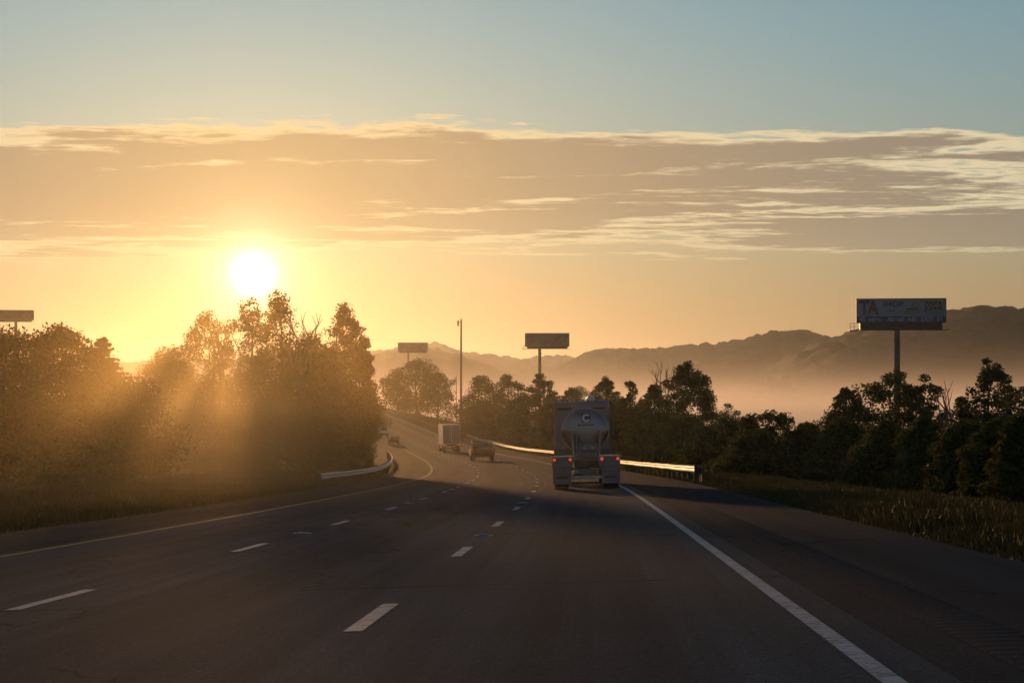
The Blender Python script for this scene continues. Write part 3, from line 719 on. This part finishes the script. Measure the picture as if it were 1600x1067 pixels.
def guardrail(name, d0, d1, o, side, label, step=3.81):
    root = empty(name, rpos(d0, o(d0) if callable(o) else o), (0, 0, 0), label, 'guardrail')
    inv = Matrix.Translation(-Vector(root.location))
    def add(mb, nm, mat):
        mb.v = [tuple(inv @ Vector(p)) for p in mb.v]; return mb.build(nm, mat, root)
    d = d0
    while d < d1:
        oo = o(d) if callable(o) else o
        add(rail_segment(d, min(d + step, d1), o, side), 'rail', M['steel'])
        b = rpos(d, oo); mb = MB(); mb.box((b.x - side * 0.17, d + 0.02, b.z + 0.22), (0.15, 0.10, 1.0)); mb.box((b.x - side * 0.05, d + 0.02, b.z + 0.55), (0.10, 0.09, 0.32))
        add(mb, 'post', M['timber'])
        d += step
    return root, add
gr_r, add_r = guardrail('guardrail', 90, 395, 7.05, -1, 'long steel guardrail glinting along the right shoulder behind the tanker')
b = rpos(89.2, 7.05)
mb = MB(); mb.box((b.x - 0.02, 89.3, b.z + 0.58), (0.34, 0.10, 0.38)); mb.box((b.x + 0.16, 88.9, b.z + 0.2), (0.14, 0.14, 0.9)); add_r(mb, 'end_terminal', M['dark_metal'])
guardrail('guardrail', 104, 262, -11.0, 1, 'steel guardrail curving along the left shoulder below the trees')

# ------------------------------------------------------------------ billboards and mast
def text_mesh(txt, size, align='LEFT', bold=0.0, xs=1.0):
    cu = bpy.data.curves.new('txt', 'FONT'); cu.body = txt; cu.size = size; cu.align_x = align; cu.offset = bold; cu.extrude = 0.01
    o = bpy.data.objects.new('txt', cu); COL.objects.link(o)
    bpy.context.view_layer.update()
    me = bpy.data.meshes.new_from_object(o.evaluated_get(bpy.context.evaluated_depsgraph_get()))
    bpy.data.objects.remove(o); bpy.data.curves.remove(cu)
    if xs != 1.0:
        for v in me.vertices: v.co.x *= xs
    return me
P = lambda n, c, r=0.6: principled(n, c, r, var=0.15, scale=1.0)
M['sign_face'] = P('sign_face', (0.22, 0.27, 0.30)); M['sign_blue'] = P('sign_blue', (0.025, 0.05, 0.17)); M['sign_red'] = P('sign_red', (0.2, 0.03, 0.025))
M['sign_dark'] = P('sign_dark', (0.04, 0.05, 0.10)); M['sign_orange'] = P('sign_orange', (0.2, 0.13, 0.04)); M['sign_letter'] = P('sign_letter', (0.30, 0.33, 0.36)); M['sign_green'] = P('sign_green', (0.03, 0.09, 0.05))
M['sign_brown'] = principled('sign_face_weathered', (0.11, 0.10, 0.085), 0.7, var=0.45, scale=0.5)

def billboard(px0, px1, yt, yb, d, pole_px, yaw, label, face, apron=1.15, name='billboard', W=None):
    a, c = at(px0, yt, d), at(px1, yb, d)
    W = (c.x - a.x) / math.cos(yaw); H = a.z - c.z
    cx = (a.x + c.x) / 2; zc = (a.z + c.z) / 2
    px_ = at(pole_px, yb, d).x - cx
    g = gpoint(cx + px_, d + 1.0)
    root = empty(name, (cx, d, zc), (0, 0, yaw), label, 'billboard')
    M_ = face
    mb = MB(); mb.box((0, 0, 0), (W, 0.18, H)); panel = mb.build('front_panel', M_, root, bevel=0.02)
    mb = MB(); mb.box((0, 1.9, 0), (W, 0.18, H)); mb.build('back_panel', M['pole_steel'], root, bevel=0.02)
    t = 0.12
    for nm, cc, sz in (('frame', (0, -0.06, H / 2 + t / 2), (W + 2 * t, 0.34, t)), ('frame', (-W / 2 - t / 2, -0.06, 0), (t, 0.34, H)), ('frame', (W / 2 + t / 2, -0.06, 0), (t, 0.34, H)), ('frame', (0, -0.06, -H / 2 - t / 2), (W + 2 * t, 0.34, t))):
        mb = MB(); mb.box(cc, sz); mb.build(nm, M['dark_metal'], root)
    mb = MB(); mb.box((0, 0.95, -H / 2 - apron * 0.5 - t), (W * 0.93, 1.5, apron)); mb.build('apron', M['dark_metal'], root)
    mb = MB(); mb.box((-W / 2 + 0.08, 0.95, 0), (0.08, 1.7, H * 0.98)); mb.build('side_panel', M['dark_metal'], root)
    mb = MB(); mb.box((W * 0.0, -0.75, -H / 2 - apron - t - 0.04), (W * 1.06, 1.1, 0.07)); mb.box((-W / 2 - 0.55, 0.6, -H / 2 - apron - t - 0.05), (1.3, 3.4, 0.07)); mb.build('catwalk', M['dark_metal'], root)
    rl = MB(); z0 = -H / 2 - apron - t
    for x in (-W / 2 - 1.1, -W / 2 - 0.45): rl.cyl((x, 0.2, z0), (x, 0.2, z0 + 1.15), 0.04, n=6)
    for z in (0.6, 1.13): rl.cyl((-W / 2 - 1.1, 0.2, z0 + z), (-W / 2 + 0.1, 0.2, z0 + z), 0.035, n=6)
    rl.build('railing', M['dark_metal'], root)
    for i in range(5):
        x = W * (-0.4 + 0.2 * i); lm = MB(); lm.cyl((x, -0.2, z0), (x, -1.5, z0 - 0.1), 0.035, n=6); lm.box((x, -1.55, z0 - 0.05), (0.5, 0.22, 0.18)); lm.build('floodlight', M['dark_metal'], root)
    pm = MB(); pm.cyl((px_, 0.95, -H / 2 - apron - t), (px_, 0.95, g - zc - 0.5), 0.50, 0.52, 18); pm.build('pole', M['pole_steel'], root, smooth=False)
    cb = MB(); cb.lathe([(-0.12, 0.62), (0.12, 0.62)], (px_, 0.95, -H / 2 - apron - t - 1.6), 'Z', 16); cb.build('pole_collar', M['pole_steel'], root)
    return root, W, H, panel

bb, W, H, panel = billboard(1340, 1476, 467.5, 503.5, 335, 1402, math.radians(-6), 'large pale billboard with food logos on a tall pole at right', M['sign_face'])
def sign(name, me, x, z, mat, dy=-0.10):
    o = link(name, me, mat, bb); o.location = (x * W - W / 2, dy, z * H - H / 2); o.rotation_euler = (math.radians(90), 0, 0); return o
mb = MB(); mb.box((0, -0.10, -H / 2 + 0.13 * H), (W - 0.04, 0.03, 0.26 * H)); stripe = mb.build('blue_stripe', M['sign_blue'], bb)
for wd, fx in (('45', 0.03), ('miles', 0.125), ('Ahead', 0.345), ('I-81', 0.575), ('EXIT', 0.72), ('36', 0.90)):
    sign('stripe_lettering', text_mesh(wd, 1.02, 'LEFT', 0.03, 0.98), fx, 0.045, M['sign_letter'], -0.125)
sign('letter', text_mesh('T', 3.1, 'LEFT', 0.13, 0.82), 0.03, 0.36, M['sign_blue']); sign('letter', text_mesh('A', 3.1, 'LEFT', 0.13, 0.8), 0.125, 0.36, M['sign_red'])
sign('restaurant_lettering', text_mesh('IHOP', 1.25, 'LEFT', 0.04, 1.15), 0.295, 0.68, M['sign_blue'])
sm = MB(); sm.tube([(0.39 * W - W / 2 + (k - 5) / 5 * 0.85, -0.1, 0.64 * H - H / 2 - 0.62 * math.cos((k - 5) / 5 * 1.35)) for k in range(11)], [0.02 + 0.10 * math.sin(math.pi * k / 10) for k in range(11)], 6); sm.build('smile_mark', M['sign_blue'], bb)
rg = MB(); rg.tube([(0.66 * W - W / 2 + 0.46 * math.cos(k * math.pi / 8), -0.1, 0.74 * H - H / 2 + 0.5 * math.sin(k * math.pi / 8)) for k in range(17)], [0.11] * 17, 6); rg.build('ring_logo', M['sign_orange'], bb)
sign('express_lettering', text_mesh('EXPRESS', 0.62, 'CENTER', 0.03, 1.1), 0.625, 0.36, M['sign_orange'])
mb = MB(); mb.box((0.625 * W - W / 2, -0.1, 0.56 * H - H / 2), (2.0, 0.03, 0.28)); mb.build('logo_bar', M['sign_green'], bb)
sign('pizza_lettering', text_mesh('PAPA', 1.0, 'CENTER', 0.05, 1.2), 0.865, 0.72, M['sign_red']); sign('pizza_lettering', text_mesh('JOHNS', 0.88, 'CENTER', 0.05, 1.05), 0.865, 0.52, M['sign_red'])
for k in range(2): mb = MB(); mb.box((0.86 * W - W / 2, -0.1, (0.44 - 0.08 * k) * H - H / 2), (3.1 - 1.0 * k, 0.03, 0.07)); mb.build('rule_line', M['sign_dark'], bb)

billboard(821, 889, 521, 541, 667, 843, math.radians(-4), 'plain dark billboard on a pole in the middle of the picture', M['sign_brown'], 0.7)
billboard(622, 668, 535.5, 549, 900, 638, math.radians(3), 'small hazy billboard left of the tall mast', M['sign_brown'], 0.5)
billboard(-18, 51, 485, 500, 690, 24, math.radians(4), 'plain billboard cut off by the left picture edge', M['sign_brown'], 0.5)

def mast(px, ytop, d, r, label):
    p = at(px, ytop, d); g = gpoint(p.x, d); h = p.z - g
    o = empty('utility_mast', (p.x, d, g), (0, 0, 0), label, 'mast')
    mb = MB(); mb.tube([(0, 0, -0.5), (0, 0, h * 0.5), (0, 0, h)], [r * 1.25, r, r * 0.75], 12); mb.build('pole', M['pole_steel'], o)
    mb = MB(); mb.box((-r * 3.0, 0, h - 0.9), (0.32, 0.3, 1.3)); mb.build('antenna', M['pole_steel'], o)
    mb = MB(); mb.box((-r * 1.8, 0, h - 0.6), (r * 3.2, 0.12, 0.1)); mb.build('bracket', M['pole_steel'], o)
    mb = MB(); mb.cyl((0, 0, h), (0, 0, h + 0.7), 0.04, n=6); mb.build('lightning_rod', M['pole_steel'], o)
    return o
mast(720.5, 499, 480, 0.24, 'tall slender steel mast left of the middle billboard')
mast(713, 588, 700, 0.15, 'small far pole just left of the tall slender mast')

# ------------------------------------------------------------------ vehicles
def wheel(parent, x, y, r, w, dual=False):
    mb = MB(); c = (x, y, r)
    mb.lathe([(-w / 2, r * 0.86), (-w / 2 + 0.03, r * 0.97), (-w * 0.2, r), (w * 0.2, r), (w / 2 - 0.03, r * 0.97), (w / 2, r * 0.86)], c, 'X', 28)
    t = mb.build('wheel', M['rubber'], parent, smooth=False)
    sgn = 1 if x > 0 else -1
    rm = MB(); rm.lathe([(sgn * (w / 2 - 0.05), r * 0.6), (sgn * (w / 2 + 0.012), r * 0.58), (sgn * (w / 2 + 0.016), r * 0.5), (sgn * (w / 2 - 0.06), r * 0.42), (sgn * (w / 2 - 0.02), r * 0.15)], c, 'X', 20)
    rm.build('rim', M['steel'], t)
    return t

def vehicle(name, d, o, label, cat):
    r = empty(name, rpos(d, o, 0.004), (slope(d), math.atan(CROSS) * -1, -heading(d)), label, cat)
    return r

# --- tanker
M['cab_paint'] = principled('pale_cab_paint', (0.15, 0.168, 0.19), 0.4, var=0.15, scale=1.5, coat=0.2)
TK = vehicle('tanker_truck', 80.0, at(917, 769, 80).x - float(rx(80.0)), 'polished tanker truck seen from behind in the right lane with red tail lights on', 'truck')
def egg(y, k, zc=2.22, r=0.95):
    ring = []
    for i in range(40):
        a = 2 * math.pi * i / 40
        x, z = math.cos(a) * r, math.sin(a) * r
        if z < 0: x *= 1 - 0.48 * (-z / r) ** 1.3; z *= 1.12
        ring.append((x * k, y, zc + z * k))
    return ring
mb = MB(); mb.loft([egg(y, k) for y, k in ((0.42, 0.10), (0.43, 0.35), (0.46, 0.60), (0.52, 0.80), (0.60, 0.92), (0.70, 0.985), (0.80, 1.0), (3.5, 1.0), (7.0, 1.0), (10.6, 1.0), (10.8, 0.97), (11.0, 0.85), (11.12, 0.5), (11.15, 0.1))])
tank = mb.build('tank', M['polished'], TK, smooth=True)
for y in (0.82, 3.4, 6.0, 8.6, 10.5):
    mb = MB(); mb.loft([egg(y - 0.05, 1.0), egg(y - 0.05, 1.03), egg(y + 0.05, 1.03), egg(y + 0.05, 1.0)]); mb.build('ring', M['polished'], tank)
M['emblem'] = principled('emblem_blue', (0.05, 0.05, 0.06), 0.5); M['emblem_letter'] = principled('emblem_letter', (0.6, 0.6, 0.6), 0.5)
mb = MB(); mb.box((0.03, 0.425, 2.77), (0.36, 0.02, 0.34)); emb = mb.build('emblem', M['emblem'], TK, bevel=0.05)
o = link('emblem_letter', text_mesh('C', 0.40, 'CENTER', 0.02), M['emblem_letter'], emb); o.location = (0.03, 0.405, 2.64); o.rotation_euler = (math.radians(90), 0, 0)
for k, (x, w) in enumerate(((-0.26, 0.09), (-0.15, 0.07), (-0.06, 0.06), (0.03, 0.08), (0.12, 0.05), (0.20, 0.07), (0.29, 0.08))):
    mb = MB(); mb.box((x + 0.02, 0.418, 2.50), (w, 0.02, 0.075 if k else 0.11)); mb.build('name_mark', M['emblem'], TK)
mb = MB(); mb.box((0, 1.6, 0.98), (0.95, 3.0, 0.30)); mb.box((0, 6, 1.0), (0.8, 9.6, 0.22)); mb.build('chassis', M['dark_metal'], TK, bevel=0.02)
mb = MB(); mb.box((0.10, 0.40, 1.12), (0.80, 0.30, 1.36)); mb.build('rear_cabinet', M['grey_paint'], TK, bevel=0.03)
ld = MB()
for x in (-0.36, -0.12): ld.cyl((x, 0.30, 0.42), (x, 0.30, 2.05), 0.022, n=8)
for z in np.arange(0.55, 2.0, 0.27): ld.cyl((-0.36, 0.30, z), (-0.12, 0.30, z), 0.016, n=6)
ld.build('ladder', M['steel'], TK)
mb = MB(); mb.box((0, 0.15, 0.46), (1.5, 0.14, 0.13)); mb.build('bumper', M['steel'], TK, bevel=0.02)
for x in (-0.28, 0.28):
    mb = MB(); mb.tube([(x - 0.24, 0.2, 0.52), (x - 0.1, 0.14, 0.60), (x + 0.1, 0.14, 0.60), (x + 0.24, 0.2, 0.52)], [0.055] * 4, 10); mb.build('hose_tube', M['polished'], TK)
mb = MB(); mb.box((0, 0.2, 0.24), (1.35, 0.1, 0.1)); mb.build('underride_bar', M['dark_metal'], TK)
for s_ in (-1, 1):
    arc = [(0.02 + 0.62 - 0.66 * math.cos(t), 0.55 + 0.72 * math.sin(t)) for t in np.linspace(0.35, math.pi * 0.72, 9)]
    inner = [(y + 0.02, z - 0.03) for y, z in arc]
    mb = MB(); mb.prism(arc + inner[::-1], s_ * 0.93 - 0.40, s_ * 0.93 + 0.40); mb.build('fender', M['polished'], TK)
    mb = MB(); mb.box((s_ * 0.93, 0.02, 1.06), (0.80, 0.06, 0.42)); lp = mb.build('light_panel', M['grey_paint'], TK, bevel=0.02)
    for x in (0.62, 1.24):
        lm = MB(); lm.lathe([(-0.035, 0.03), (-0.03, 0.05), (0.0, 0.058), (0.02, 0.058)], (s_ * x, -0.02, 1.16), 'Y', 16); lm.build('tail_light', M['red_lamp'], lp)
    mb = MB(); mb.box((s_ * 0.95, 0.0, 0.53), (0.72, 0.015, 0.64)); fl = mb.build('mud_flap', M['flap'], TK)
    mb = MB(); mb.box((s_ * 0.95, -0.014, 0.46), (0.46, 0.006, 0.10)); mb.build('flap_plate', M['dark_metal'], fl)
    mb = MB(); mb.box((s_ * 0.93, 0.05, 1.30), (0.82, 0.05, 0.04)); mb.build('fender_trim', M['chrome'], lp)
    for y in (0.72, 2.05): wheel(TK, s_ * 0.98, y, 0.51, 0.56)
    for y in (10.6, 11.9): wheel(TK, s_ * 0.98, y, 0.51, 0.56)
    wheel(TK, s_ * 1.02, 16.6, 0.51, 0.30)
    arc = [(10.45 + 0.7 - 0.70 * math.cos(t), 0.62 + 0.72 * math.sin(t)) for t in np.linspace(0.2, math.pi * 0.7, 9)]
    mb = MB(); mb.prism(arc + [(y + 0.02, z - 0.03) for y, z in arc][::-1], s_ * 0.98 - 0.3, s_ * 0.98 + 0.3); mb.build('tractor_fender', M['polished'], TK)
    mb = MB(); mb.box((s_ * 0.98, 10.42, 1.42), (0.62, 0.05, 0.40)); mb.build('tractor_fender_panel', M['grey_paint'], TK, bevel=0.02)
    mb = MB(); mb.cyl((s_ * 1.18, 14.9, 2.35), (s_ * 1.46, 15.0, 2.45), 0.025, n=6); mb.box((s_ * 1.50, 15.0, 2.2), (0.18, 0.12, 0.42)); mb.build('mirror', M['dark_metal'], TK, bevel=0.02)
    mb = MB(); mb.box((s_ * 0.78, 12.37, 3.40), (0.62, 0.05, 0.07)); mb.build('grab_bar', M['dark_metal'], TK)
mb = MB(); mb.prism([(12.4, 0.95), (12.4, 3.66), (12.5, 3.76), (14.0, 3.80), (14.9, 3.2), (15.3, 2.3), (15.3, 0.95)], -1.24, 1.24); cab = mb.build('cab', M['cab_paint'], TK, bevel=0.06)
mb = MB(); mb.prism([(15.25, 0.9), (15.25, 1.95), (17.2, 1.65), (17.5, 1.4), (17.5, 0.6), (16, 0.6)], -0.95, 0.95); mb.build('hood', M['white_paint'], TK, bevel=0.06)
mb = MB(); mb.prism([(15.00, 2.98), (15.30, 2.28), (15.34, 2.28), (15.04, 2.98)], -1.1, 1.1); mb.build('windscreen', M['glass'], TK)
mb = MB(); mb.lathe([(0.0, 0.20), (0.08, 0.20), (0.17, 0.17), (0.24, 0.10), (0.26, 0.02)], (0.42, 13.0, 3.76), 'Z', 20); mb.build('roof_dome', M['white_paint'], TK, smooth=True)
for s_ in (-1, 1):
    mb = MB(); mb.cyl((s_ * 1.34, 12.2, 0.9), (s_ * 1.34, 12.2, 3.45), 0.07, n=12); mb.build('exhaust_stack', M['dark_metal'], TK) if s_ > 0 else None
for x in (-1.0, -0.5, 0.0, 0.9):
    mb = MB(); mb.box((x, 14.0, 3.83), (0.14, 0.12, 0.06)); mb.build('marker_lamp', M['grey_paint'], TK)

for x in (-0.52, 0.58):
    mb = MB(); mb.tube([(x, 0.34, 2.3), (x * 0.98, 0.27, 1.9), (x * 0.9, 0.25, 1.2), (x * 0.8, 0.27, 0.62)], [0.035] * 4, 8); mb.build('vent_pipe', M['steel'], TK)
for x, z in ((-0.02, 1.55), (0.26, 1.55)):
    mb = MB(); mb.lathe([(-0.06, 0.02), (-0.05, 0.10), (0.0, 0.115), (0.03, 0.115)], (x, 0.24, z), 'Y', 16); mb.build('valve_cap', M['polished'], TK)
mb = MB(); mb.box((0.30, 0.235, 0.86), (0.30, 0.012, 0.15)); mb.build('licence_plate', M['white_paint'], TK)
mb = MB(); mb.box((0.10, 0.236, 1.22), (0.74, 0.014, 0.02)); mb.box((0.10, 0.236, 1.40), (0.74, 0.014, 0.02)); mb.build('cabinet_seam', M['dark_metal'], TK)
for x in (-0.9, 0.9):
    mb = MB(); mb.box((x, 0.03, 1.30 - 0.36), (0.78, 0.05, 0.03)); mb.build('panel_rib', M['dark_metal'], TK)
mb = MB(); mb.lathe([(-0.02, 0.34), (0.0, 0.36), (0.02, 0.36), (0.03, 0.34)], (0.0, 0.45, 2.22), 'Y', 28); mb.build('manway_ring', M['polished'], TK)
# --- box trailer truck
M['trailer_skin'] = principled('glossy_trailer_skin', (0.6, 0.6, 0.58), 0.55, var=0.08, scale=1.0, spec=1.0)
BT = vehicle('box_truck', 292.0, at(706, 709, 292).x - float(rx(292.0)), 'white box trailer truck with its left side lit by the sun', 'truck')
mb = MB(); mb.box((0, 6.9, 2.62), (2.5, 13.6, 2.85)); boxo = mb.build('box', M['trailer_skin'], BT, bevel=0.04)
for s_ in (-1, 1):
    mb = MB(); mb.box((s_ * 0.61, 0.075, 2.62), (1.16, 0.04, 2.66)); dr = mb.build('door', M['grey_paint'], boxo)
    mb = MB(); mb.cyl((s_ * 0.25, 0.03, 1.3), (s_ * 0.25, 0.03, 3.9), 0.03, n=6); mb.build('latch_rod', M['steel'], boxo)
    mb = MB(); mb.box((s_ * 1.05, 0.05, 1.08), (0.28, 0.06, 0.12)); mb.build('tail_light', M['red_lamp'], BT)
    for y in (1.4, 2.7, 11.8, 13.1): wheel(BT, s_ * 0.95, y, 0.51, 0.55)
    wheel(BT, s_ * 1.02, 16.9, 0.51, 0.3)
    mb = MB(); mb.cyl((s_ * 1.1, 14.2, 1.0), (s_ * 1.1, 14.2, 4.45), 0.08, n=10); mb.build('exhaust_stack', M['chrome'], BT)
    mb = MB(); mb.box((s_ * 1.5, 15.6, 2.2), (0.26, 0.12, 0.7)); mb.cyl((s_ * 1.2, 15.6, 2.4), (s_ * 1.5, 15.6, 2.4), 0.03, n=6); mb.build('mirror', M['chrome'], BT)
    mb = MB(); mb.box((s_ * 1.22, 6.5, 0.85), (0.05, 6.2, 0.55)); mb.build('side_skirt', M['white_paint'], BT)
mb = MB(); mb.box((0, 0.12, 0.62), (2.3, 0.12, 0.16)); mb.build('bumper', M['dark_metal'], BT)
mb = MB(); mb.box((0, 7, 1.05), (1.0, 13, 0.28)); mb.build('chassis', M['dark_metal'], BT)
mb = MB(); mb.prism([(14.0, 0.9), (14.0, 3.6), (15.2, 3.9), (15.9, 3.0), (16.2, 2.2), (18.0, 1.8), (18.2, 0.8)], -1.2, 1.2); mb.build('cab', M['white_paint'], BT, bevel=0.06)

# --- pickup with a rack
PK = vehicle('pickup_truck', 215.0, at(755, 718, 215).x - float(rx(215.0)), 'dark pickup truck with a roof rack in the lane left of the tanker', 'truck')
M['dark_paint'] = principled('dark_paint', (0.02, 0.017, 0.015), 0.4, var=0.2, scale=2, coat=0.1)
mb = MB(); mb.prism([(0.0, 0.62), (0.0, 1.22), (2.35, 1.25), (2.4, 1.15), (4.3, 1.22), (5.55, 1.14), (5.8, 0.95), (5.8, 0.55), (0.3, 0.5)], -1.24, 1.24); mb.build('body', M['dark_paint'], PK, bevel=0.05)
mb = MB(); mb.prism([(2.35, 1.24), (2.55, 1.78), (2.75, 1.84), (3.75, 1.84), (4.4, 1.22)], -0.98, 0.98); cabp = mb.build('cab', M['dark_paint'], PK, bevel=0.06)
mb = MB(); mb.prism([(2.36, 1.32), (2.50, 1.72), (2.48, 1.73), (2.34, 1.33)], -0.82, 0.82); mb.build('rear_window', M['glass'], PK)
for s_ in (-1, 1):
    mb = MB(); mb.prism([(2.62, 1.32), (2.72, 1.72), (3.72, 1.72), (4.15, 1.32)], s_ * 0.99 - 0.006, s_ * 0.99 + 0.006); mb.build('side_window', M['glass'], PK)
    mb = MB(); mb.box((s_ * 1.08, -0.02, 0.98), (0.16, 0.06, 0.34)); mb.build('tail_light', principled('unlit_lamp', (0.25, 0.03, 0.02), 0.3) if 'ul' not in M else M['ul'], PK)
    for y in (1.15, 4.7): wheel(PK, s_ * 1.0, y, 0.43, 0.30)
    mb = MB(); mb.box((s_ * 1.33, 3.85, 1.42), (0.26, 0.12, 0.30)); mb.box((s_ * 1.12, 3.85, 1.35), (0.3, 0.05, 0.05)); mb.build('mirror', M['chrome'], PK, bevel=0.02)
    rk = MB()
    for y in (0.1, 2.2): rk.cyl((s_ * 1.05, y, 1.2), (s_ * 1.05, y, 1.96), 0.035, n=6)
    rk.cyl((s_ * 1.05, 0.0, 1.97), (s_ * 1.05, 4.0, 2.0), 0.04, n=6); rk.build('rack_rail', M['dark_metal'], PK)
for y in (0.1, 2.2, 3.9):
    mb = MB(); mb.cyl((-1.05, y, 1.98), (1.05, y, 1.98), 0.035, n=6); mb.build('rack_bar', M['dark_metal'], PK)
mb = MB(); mb.box((0, -0.02, 0.92), (1.5, 0.04, 0.5)); tg = mb.build('tailgate', M['dark_paint'], PK, bevel=0.02)
mb = MB(); mb.box((0, -0.12, 0.52), (2.2, 0.16, 0.2)); mb.build('bumper', M['dark_metal'], PK, bevel=0.03)
mb = MB(); mb.box((-0.75, 1.1, 1.42), (0.5, 1.9, 0.42)); mb.build('tool_box', M['dark_metal'], PK, bevel=0.02)

# --- two cars far ahead
def car(name, d, px, py, label, paint, h=1.5):
    C = vehicle(name, d, at(px, py, d).x - float(rx(d)), label, 'car')
    k = h / 1.5
    mb = MB(); mb.prism([(0.0, 0.32), (-0.03, 0.62), (0.06, 0.98 * k), (3.3, 0.92), (4.4, 0.78), (4.55, 0.55), (4.5, 0.28)], -0.91, 0.91); mb.build('body', paint, C, bevel=0.06)
    mb = MB(); mb.add([(-0.84, 0.1, 0.95 * k), (0.84, 0.1, 0.95 * k), (0.84, 3.35, 0.92), (-0.84, 3.35, 0.92), (-0.66, 0.55, h), (0.66, 0.55, h), (0.66, 2.3, h - 0.02), (-0.66, 2.3, h - 0.02)],
           [(0, 1, 5, 4), (1, 2, 6, 5), (2, 3, 7, 6), (3, 0, 4, 7), (4, 5, 6, 7), (3, 2, 1, 0)]); mb.build('cabin', paint, C, bevel=0.05)
    mb = MB(); mb.prism([(0.16, 1.02 * k), (0.46, h - 0.1), (0.44, h - 0.09), (0.13, 1.03 * k)], -0.62, 0.62); mb.build('rear_window', M['glass'], C)
    for s_ in (-1, 1):
        mb = MB(); mb.box((s_ * 0.74, -0.02, 0.80), (0.26, 0.06, 0.16)); mb.build('tail_light', M['dim_lamp'], C)
        for y in (0.85, 3.6): wheel(C, s_ * 0.80, y, 0.33, 0.22)
        mb = MB(); mb.box((s_ * 1.0, 2.75, 1.0), (0.2, 0.12, 0.14)); mb.build('mirror', paint, C)
    mb = MB(); mb.box((0, -0.05, 0.42), (1.7, 0.12, 0.2)); mb.build('bumper', M['dark_metal'], C, bevel=0.03)
    return C
M['dim_lamp'] = principled('unlit_tail_lamp', (0.25, 0.03, 0.02), 0.3)
M['silver_paint'] = principled('silver_paint', (0.35, 0.35, 0.36), 0.3, 0.4, coat=0.4)
car('car', 352.0, 616.5, 684, 'small dark car nearer of the two on the far bend', M['dark_paint'])
car('car', 400.0, 600, 672, 'pale car farther of the two partly behind the left trees', M['silver_paint'], 1.65)
